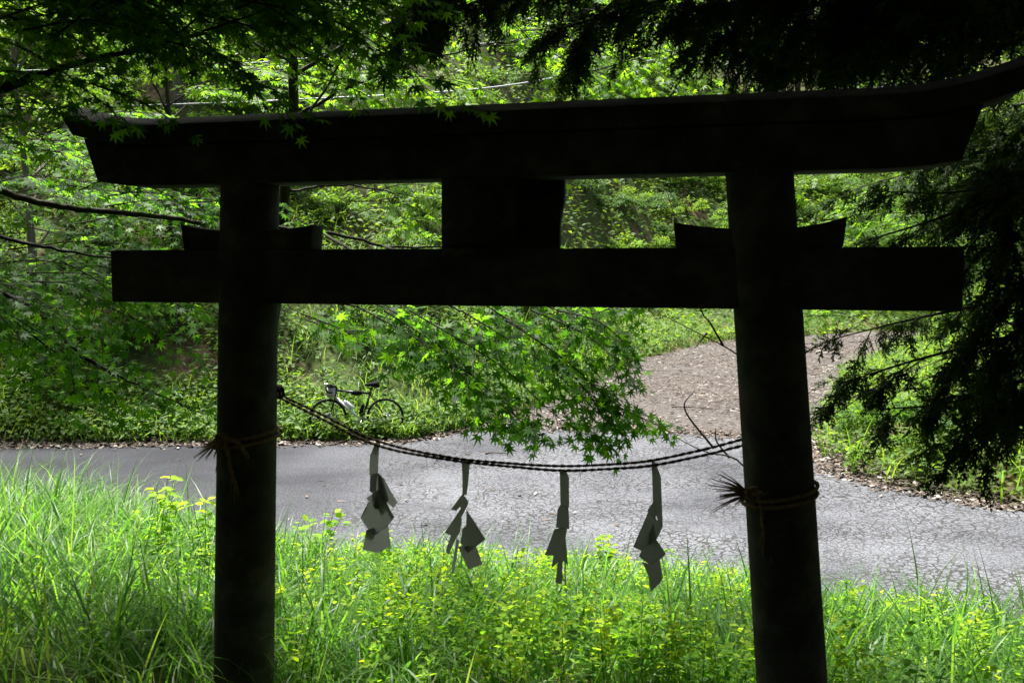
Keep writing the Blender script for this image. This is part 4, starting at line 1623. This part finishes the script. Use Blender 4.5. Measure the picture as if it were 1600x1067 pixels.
# hanging centre sprays
CN = (0, -.5, .8)
for q in [((560, 480, 5.3), (660, 535, 5.2), (740, 600, 5.1), (850, 685, 5.0)),
          ((600, 485, 5.3), (700, 550, 5.2), (770, 615, 5.1), (840, 665, 5.0)),
          ((640, 485, 5.3), (780, 570, 5.2), (870, 650, 5.1), (960, 705, 5.0)),
          ((720, 485, 5.3), (840, 560, 5.2), (930, 640, 5.1), (985, 690, 5.0)),
          ((790, 500, 5.2), (880, 560, 5.15), (960, 630, 5.1), (1035, 668, 5.0)),
          ((830, 485, 5.3), (910, 520, 5.2), (960, 560, 5.1), (990, 600, 5.0)),
          ((640, 485, 5.5), (680, 550, 5.4), (715, 600, 5.3), (750, 640, 5.2)),
          ((470, 490, 5.6), (530, 512, 5.5), (590, 535, 5.4), (650, 552, 5.3)),
          ((870, 485, 5.3), (930, 500, 5.25), (965, 525, 5.2), (985, 550, 5.2)),
          ((900, 590, 5.1), (930, 630, 5.05), (945, 665, 5.0), (940, 700, 4.95))]:
    for rep_ in range(1 + (rng.random() < .55)):
        j_ = rng.normal(0, 22, (4, 2)) * rep_
        A.spray(pp(*[(a_[0] + j_[k_][0], a_[1] + j_[k_][1] - 8 * rep_, a_[2] + .2 * rep_) for k_, a_ in enumerate(q)]), .20, .060, CN, step=.060, start=.05, jitter=.5, droop=-.45)
# left tiers
shower(A, 16, -140, 120, 330, 470, 5.0, 6.4, 1.0, (.9, .25), .30, .05, (0, -.45, .85), step=.08)
shower(A, 15, -140, 150, 400, 500, 4.9, 6.0, .75, (.85, .42), .28, .05, (0, -.45, .85), step=.08)
for q in [((-20, 470, 5.2), (130, 560, 5.2), (230, 610, 5.3), (340, 650, 5.4)), ((20, 500, 5.1), (100, 560, 5.2), (170, 600, 5.3), (250, 640, 5.3)),
          ((60, 440, 5.4), (170, 480, 5.4), (250, 520, 5.5), (310, 560, 5.5))]:
    A.spray(pp(*q), .26, .05, (0, -.6, .75), step=.07)
# top left tiers, nearest the camera
shower(A, 70, -160, 380, -100, 62, 3.7, 4.8, .8, (.98, .08), .28, .052, (0, .25, 1), step=.08)
shower(A, 7, -160, -40, 90, 190, 3.9, 4.5, .5, (.98, .0), .24, .05, (0, .2, 1), step=.08)
shower(A, 10, 250, 520, -40, 60, 4.2, 5.4, .7, (.9, .1), .26, .05, (0, .25, 1), step=.08)
for q in [((140, 130, 4.0), (220, 160, 4.0), (270, 190, 4.0), (300, 215, 4.0))]:
    A.spray(pp(*q), .09, .045, (0, -.5, .85), step=.09)
shower(A, 18, -120, 260, 210, 310, 5.4, 7.2, .8, (.97, .05), .30, .052, (0, -.2, 1), step=.08)
shower(A, 9, 120, 330, 250, 330, 4.9, 6.0, .6, (.95, .15), .22, .048, (0, -.2, 1), step=.08)
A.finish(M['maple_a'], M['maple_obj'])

# the slender maple behind the left pillar, lit from above
bx = px(405, 900, 7.0)
Bm = Maple('maple_tree', 'slender maple with sunlit yellow-green leaves rising behind the left pillar', (bx[0], 7.0, gz(bx[0], 7.0)))
Bm.limb([(bx[0], 7.0, gz(bx[0], 7.0) - .2), px(420, 600, 7.0), px(444, 320, 7.0), px(458, 150, 7.0), px(455, 20, 7.0), px(470, -260, 7.0)], .045, .03, 'trunk')
for q, r in [(((456, 185, 7.0), (560, 130, 7.0), (680, 90, 7.2), (820, 60, 7.5)), .014), (((457, 120, 7.0), (600, 40, 7.2), (760, 10, 7.6), (940, 40, 8)), .016),
             (((452, 250, 7.0), (560, 220, 6.8), (700, 190, 6.8), (840, 150, 7)), .012), (((458, 100, 7.0), (380, 60, 6.6), (300, 40, 6.2)), .012),
             (((460, 0, 7.0), (640, -60, 7.0), (860, -60, 7.4), (1050, 20, 8)), .02), (((446, 300, 7), (540, 290, 7), (660, 310, 7.2)), .010),
             (((448, 230, 7), (520, 120, 6.6), (560, 20, 6.2)), .010)]:
    Bm.limb(pp(*q), r, .004)
shower(Bm, 42, 420, 940, -60, 120, 6.3, 8.2, 1.1, (.9, .35), .36, .055, (0, -.35, .9), step=.10)
shower(Bm, 14, 850, 1000, 20, 110, 6.6, 8.5, .8, (.7, .5), .3, .055, (0, -.4, .9), step=.10)
shower(Bm, 14, 230, 480, 90, 160, 7.0, 9.0, .9, (.95, .1), .32, .055, (0, -.2, 1), step=.10)
shower(Bm, 9, 480, 640, 285, 350, 6.8, 8.2, .7, (.95, .2), .26, .052, (0, -.4, .9), step=.10)
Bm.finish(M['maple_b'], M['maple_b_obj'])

# a third maple on the bank at the right, glimpsed through the conifer
cx_ = px(1700, 700, 9.5)
Cm = Maple('maple_tree', 'bright maple glimpsed through the conifer beyond the right end of the gate', (cx_[0], 9.0, gz(cx_[0], 9.0)))
Cm.limb([(cx_[0], 9.0, gz(cx_[0], 9.0) - .2), (cx_[0] - .1, 9.0, 3), (cx_[0] - .3, 9.1, 6.5)], .07, .04, 'trunk')
shower(Cm, 14, 1330, 1560, 250, 340, 8.2, 9.6, .9, (-.9, .2), .34, .055, (0, -.3, .9), step=.10)
shower(Cm, 10, 1360, 1520, 0, 110, 8.2, 9.6, .9, (-.8, .3), .34, .055, (0, -.3, .9), step=.10)
shower(Cm, 9, 1300, 1420, 470, 495, 8.2, 9.4, .6, (-.9, .1), .3, .055, (0, -.3, .9), step=.10)
for (u, v) in [(1480, 280), (1470, 60), (1400, 480)]:
    Cm.limb([(cx_[0] - .1, 9.0, px(u, v, 9)[2] - .5), px(u + 100, v, 9.0), px(u, v, 8.9)], .018, .004)
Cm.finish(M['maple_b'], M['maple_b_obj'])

# ------------------------------------------------------------------ conifers overhanging the gate
def frond_tpl(seed):
    """a short conifer sprig: axis with alternate, uneven scale-leaved side shoots"""
    r = np.random.default_rng(seed)
    v, f = [], []

    def strip(p, q, w):
        p, q = np.array(p), np.array(q)
        d = q - p
        s = norm(np.cross(r.normal(0, .4, 3) + np.array([0, 0, 1.0]), d)) * w
        k = len(v)
        v.extend([tuple(p - s * .4), tuple(p + d * .55 - s), tuple(q), tuple(p + d * .55 + s), tuple(p + s * .4)])
        f.extend([(k, k + 1, k + 2), (k, k + 2, k + 3), (k, k + 3, k + 4)])
    n = 8
    ax = [np.array([t, .05 * math.sin(t * 5 + seed), -.25 * t * t]) for t in np.linspace(0, 1, n + 1)]
    for i in range(n):
        strip(ax[i], ax[i + 1] + (ax[i + 1] - ax[i]) * .35, .028)
        if i == 0:
            continue
        for s in (-1, 1):
            if r.random() < .15:
                continue
            ln = (.46 * (1 - i / (n + 1)) + .06) * r.uniform(.6, 1.2)
            dr = norm(np.array([.8, s * .7, -.15]) + r.normal(0, .2, 3))
            e = ax[i] + dr * ln
            strip(ax[i], e, .030)
            for k in range(int(ln / .13)):
                b0 = ax[i] + (e - ax[i]) * (k + .6) / (int(ln / .13) + .5)
                d2 = norm(dr + r.choice([-1, 1]) * np.array([.5, -s * .6, 0]) + r.normal(0, .25, 3))
                strip(b0, b0 + d2 * r.uniform(.08, .16), .030)
    return T(v, f)


FRONDS = [frond_tpl(k) for k in range(4)]


class Conifer:
    def __init__(self, base, label):
        self.base = np.array(base, float)
        self.root = empty('conifer_tree', base, 0, label, 'tree', 'dark conifers overhanging the gate')
        self.fr = Batch()
        self.br = Batch()

    def branch(self, pts, r, nf, size, hang=.6, start=.2):
        c = interp_curve(pts, 24)
        self.br.tube(c - self.base, np.linspace(r, .003, 24), 6, False)
        ntw = max(8, int(nf * (.34 if hang < .7 else .31)))
        for k in range(ntw):
            t = start + (1 - start) * (k + rng.random()) / ntw
            i = min(22, int(t * 23))
            p = c[i] + (c[i + 1] - c[i]) * rng.random()
            tg = norm(c[i + 1] - c[i])
            lat = norm(np.cross(tg, [0, 0, 1])) * (1 if k % 2 else -1)
            d = norm(tg * rng.uniform(.4, 1.0) + lat * rng.uniform(.3, 1.1) + np.array([0, 0, -1]) * hang * rng.uniform(-.1, 1.2) + rng.normal(0, .2, 3))
            ln = size * rng.uniform(.55, 1.5) * (1.25 - .5 * t)
            e = p + d * ln + np.array([0, 0, -.18 * ln])
            m_ = (p + e) / 2 + np.array([0, 0, .05 * ln])
            self.br.tube(np.array([p, m_, e]) - self.base, [.004, .003, .0015], 3, False)
            m = int(7 + ln * 38)
            q = rng.uniform(.05, 1, m)
            P = p + (e - p) * q[:, None] + np.array([0, 0, .05 * ln]) * (4 * q * (1 - q))[:, None] * .8
            D = d + rng.normal(0, .55, (m, 3)) + np.array([0, 0, -.35])
            Nn = np.array([0, 0, 1.0]) + rng.normal(0, .5, (m, 3))
            w = rng.integers(0, 4, m)
            sz = rng.uniform(.06, .15, m)
            for g in range(4):
                self.fr.leaves(FRONDS[g], (P - self.base)[w == g], D[w == g], Nn[w == g], sz[w == g])

    def finish(self):
        self.br.build('branches', M['bark'], self.root, smooth=True)
        tag(self.fr.build('crown', M['conifer'], self.root), kind='stuff')


K = Conifer((3.35, 4.6, gz(3.35, 4.6)), 'dark conifer at the right edge with drooping branches over the gate end')
b = Batch()
b.tube([(0, 0, -.3), (.02, 0, 2), (0, .05, 5), (0, 0, 12)], [.2, .17, .14, .04], 14)
b.build('trunk', M['bark'], K.root, smooth=True)
for q, r, nf, sz in [
        (((1950, 420, 4.7), (1760, 470, 4.9), (1600, 520, 5.0), (1440, 560, 5.1), (1310, 600, 5.1)), .02, 60, .30),
        (((1950, 380, 4.7), (1700, 430, 5.0), (1560, 470, 5.2), (1420, 500, 5.3), (1300, 530, 5.3)), .018, 55, .28),
        (((1950, 480, 4.7), (1720, 560, 4.8), (1580, 600, 4.9), (1480, 630, 4.9), (1370, 640, 4.9)), .018, 55, .26),
        (((1950, 300, 4.7), (1750, 360, 4.7), (1640, 420, 4.7), (1560, 480, 4.7), (1500, 560, 4.7)), .02, 60, .30),
        (((1950, 520, 4.7), (1740, 580, 4.8), (1620, 620, 4.8), (1540, 660, 4.8), (1490, 690, 4.8)), .016, 50, .26),
        (((1950, 250, 4.7), (1700, 280, 4.9), (1560, 310, 5.0), (1440, 350, 5.2), (1340, 380, 5.3)), .018, 55, .26),
        (((1950, 200, 4.7), (1750, 230, 4.9), (1620, 270, 5.0), (1500, 300, 5.2), (1390, 300, 5.3)), .018, 50, .24),
        (((1950, 330, 4.7), (1760, 380, 4.6), (1660, 440, 4.6), (1600, 500, 4.6), (1570, 560, 4.6)), .02, 60, .30),
        (((1950, 430, 4.7), (1780, 480, 4.6), (1690, 540, 4.6), (1620, 600, 4.6), (1580, 640, 4.6)), .02, 50, .28),
        (((1950, 150, 4.7), (1760, 190, 4.8), (1650, 250, 4.8), (1580, 330, 4.8), (1550, 400, 4.8)), .02, 70, .30),
        (((1950, 260, 4.7), (1760, 300, 5.2), (1660, 330, 5.4), (1560, 380, 5.5), (1480, 440, 5.6)), .02, 70, .32),
        (((1950, 360, 4.7), (1780, 400, 5.2), (1680, 450, 5.5), (1600, 520, 5.6), (1540, 600, 5.6)), .02, 70, .32),
        (((1950, 460, 4.7), (1780, 500, 5.2), (1690, 540, 5.4), (1600, 580, 5.5), (1500, 600, 5.6)), .02, 70, .32),
        (((1950, 100, 4.7), (1780, 160, 5.2), (1680, 210, 5.4), (1600, 250, 5.5), (1530, 280, 5.6)), .02, 60, .30)]:
    K.branch(pp(*q), r, int(nf * 1.0), sz, .6, .06)
# upper branches sweeping left over the gate
for q, r, nf, sz in [
        (((1950, -160, 4.7), (1600, -80, 4.8), (1400, -10, 4.9), (1250, 40, 5.0), (1100, 60, 5.1)), .03, 110, .30),
        (((1950, -240, 4.7), (1500, -120, 4.8), (1200, -40, 5.0), (1000, 10, 5.1), (860, 50, 5.2)), .03, 120, .28),
        (((1950, -60, 4.7), (1600, 0, 4.9), (1440, 40, 5.0), (1320, 70, 5.1), (1200, 90, 5.2)), .024, 100, .26),
        (((1900, -300, 4.7), (1300, -160, 5.0), (1000, -90, 5.2), (800, -20, 5.2), (660, 40, 5.2)), .03, 120, .26),
        (((1900, -340, 4.7), (1200, -190, 4.9), (900, -110, 5.0), (760, -60, 5.0), (640, 0, 5.0)), .03, 110, .26),
        (((1900, -100, 4.7), (1650, -50, 4.6), (1480, 0, 4.6), (1380, 40, 4.7), (1300, 60, 4.8)), .024, 110, .28),
        (((1900, -200, 4.7), (1500, -90, 4.6), (1340, -40, 4.7), (1180, 0, 4.8), (1050, 20, 4.9)), .026, 110, .28),
        (((1900, -20, 4.7), (1720, 20, 5.0), (1600, 40, 5.2), (1500, 80, 5.4), (1420, 110, 5.5)), .02, 40, .22),
        (((1950, -120, 4.7), (1560, -60, 5.3), (1400, -10, 5.5), (1290, 30, 5.6), (1180, 60, 5.6)), .024, 110, .30),
        (((1950, -180, 4.7), (1560, -90, 5.0), (1380, -50, 5.2), (1240, -20, 5.3), (1120, 10, 5.4)), .024, 110, .30),
        (((1900, -320, 4.7), (1100, -150, 4.8), (860, -90, 4.9), (700, -50, 5.0), (640, 50, 5.1)), .024, 90, .28),
        (((1950, -40, 4.7), (1700, 0, 5.0), (1600, 20, 5.3), (1520, 50, 5.5), (1440, 90, 5.6)), .02, 90, .28),
        (((1950, -90, 4.7), (1720, -60, 5.2), (1600, -30, 5.5), (1500, 0, 5.7), (1400, 40, 5.8)), .02, 90, .30),
        (((1950, 10, 4.7), (1740, 50, 5.2), (1640, 80, 5.5), (1560, 110, 5.7), (1480, 140, 5.8)), .02, 80, .26),
        (((1950, 60, 4.7), (1760, 110, 5.3), (1680, 150, 5.6), (1610, 190, 5.8), (1550, 230, 5.9)), .02, 80, .28),
        (((1950, 120, 4.7), (1760, 170, 5.5), (1660, 210, 5.9), (1580, 250, 6.1), (1500, 290, 6.2)), .02, 90, .30),
        (((1950, 200, 4.7), (1760, 240, 5.6), (1660, 270, 6.0), (1560, 300, 6.2), (1460, 330, 6.3)), .02, 80, .28),
        (((1950, 40, 4.7), (1780, 110, 5.6), (1660, 150, 6.0), (1560, 170, 6.2), (1470, 190, 6.3)), .02, 100, .30),
        (((1950, 90, 4.7), (1780, 150, 5.7), (1660, 190, 6.1), (1540, 220, 6.3), (1430, 250, 6.4)), .02, 100, .30),
        (((1950, 140, 4.7), (1780, 190, 5.8), (1640, 220, 6.2), (1500, 250, 6.4), (1370, 285, 6.5)), .02, 90, .26),
        (((1950, 170, 4.7), (1760, 210, 5.2), (1660, 230, 5.4), (1590, 250, 5.5), (1530, 270, 5.5)), .02, 90, .30),
        (((1900, -280, 4.7), (1200, -130, 5.2), (1050, -60, 5.4), (940, 20, 5.4), (900, 80, 5.4)), .026, 90, .26)]:
    K.branch(pp(*q), r, int(nf * 1.2), sz, .8, .12)
K.finish()

# bare twigs of a dead shrub behind the right pillar
dp = px(1215, 800, 5.6)
dead = empty('dead_shrub', (dp[0], 5.6, gz(dp[0], 5.6)), 0, 'bare leafless shrub whose thin twigs show left of the right pillar', 'shrub')
db = np.array([dp[0], 5.6, gz(dp[0], 5.6)])
for q in [((1215, 800, 5.6), (1190, 600, 5.5), (1150, 553, 5.4), (1080, 515, 5.4), (1020, 485, 5.4)), ((1130, 540, 5.4), (1110, 505, 5.4), (1090, 470, 5.3), (1040, 290, 5.3)),
          ((1215, 820, 5.6), (1160, 725, 5.5), (1100, 705, 5.4), (1050, 680, 5.4)), ((1115, 700, 5.4), (1070, 640, 5.3), (1085, 610, 5.3)), ((1105, 520, 5.4), (1085, 545, 5.4)),
          ((1140, 715, 5.5), (1120, 690, 5.5), (1118, 670, 5.5)), ((1215, 800, 5.6), (1240, 680, 5.5), (1400, 590, 5.5), (1600, 520, 5.5)), ((1215, 800, 5.6), (1245, 690, 5.5), (1330, 630, 5.4), (1420, 570, 5.4))]:
    b = Batch()
    b.tube(interp_curve(pp(*q), 14) - db, np.linspace(.007, .002, 14), 5)
    b.build('stem', M['twig'], dead, smooth=True)

# ------------------------------------------------------------------ the wood behind and around the camera that shades the gate
def shade_tree(h, r, base, nb, leafsize):
    """tall conifer: clear trunk, then a dense crown of layered drooping boughs"""
    root = empty('forest_tree')
    b = Batch()
    b.tube([(0, 0, -.6), (.05, 0, h * .5), (0, 0, h)], [.3, .22, .03], 12)
    b.build('trunk', M['bark'], root, smooth=True)
    b, bb = Batch(), Batch()
    for k in range(nb):
        t = (k / nb) ** 1.3
        z = h * (base + (1 - base) * t)
        ln = r * (1 - t * .8) * rng.uniform(.7, 1.1)
        a = k * 2.399 + rng.normal(0, .3)
        e = np.array([math.cos(a) * ln, math.sin(a) * ln, -.22 * ln])
        bb.tube([(0, 0, z), (e[0] * .5, e[1] * .5, z + .1), (e[0], e[1], z + e[2])], [.06, .04, .012], 4, False)
        m = 120
        q = rng.uniform(.08, 1.05, m)
        lat = np.array([-math.sin(a), math.cos(a), 0])
        P = np.array([0, 0, z]) + q[:, None] * e + lat * (rng.normal(0, .22, m) * (1.3 - q) * ln)[:, None] + rng.normal(0, .14, (m, 3))
        D = norm(e)[None] * .8 + lat * rng.normal(0, .8, m)[:, None] + np.array([0, 0, -.3]) + rng.normal(0, .2, (m, 3))
        s = leafsize * rng.uniform(.6, 1.3, m)
        b.leaves(OVATE, P, D, rng.normal(0, .35, (m, 3)) + np.array([0, 0, 1.0]), s, s * .6)
    b.build('crown', M['cedar'], root)
    bb.build('branches', M['bark'], root)
    return root


WD = [shade_tree(15, 5.2, .36, 110, .55)]
used = set()
place(WD, [(-2.2, 1.8), (2.8, .9), (-6.9, 2.4), (8.4, 1.0), (-14, 1), (14, 1), (-16, 8), (17, -5), (-17, -6), (0, -4.2), (-8.5, 3.0), (8.6, 2.6), (-5, -6), (5, -6), (-10, -3.5), (10, -4), (0, -10), (-6, -12), (6, -12), (-12, 6.5)],
      'tall dense forest conifer behind the camera, shading the gate', 'tree', 'shade trees behind the camera', used, .95, 1.1)
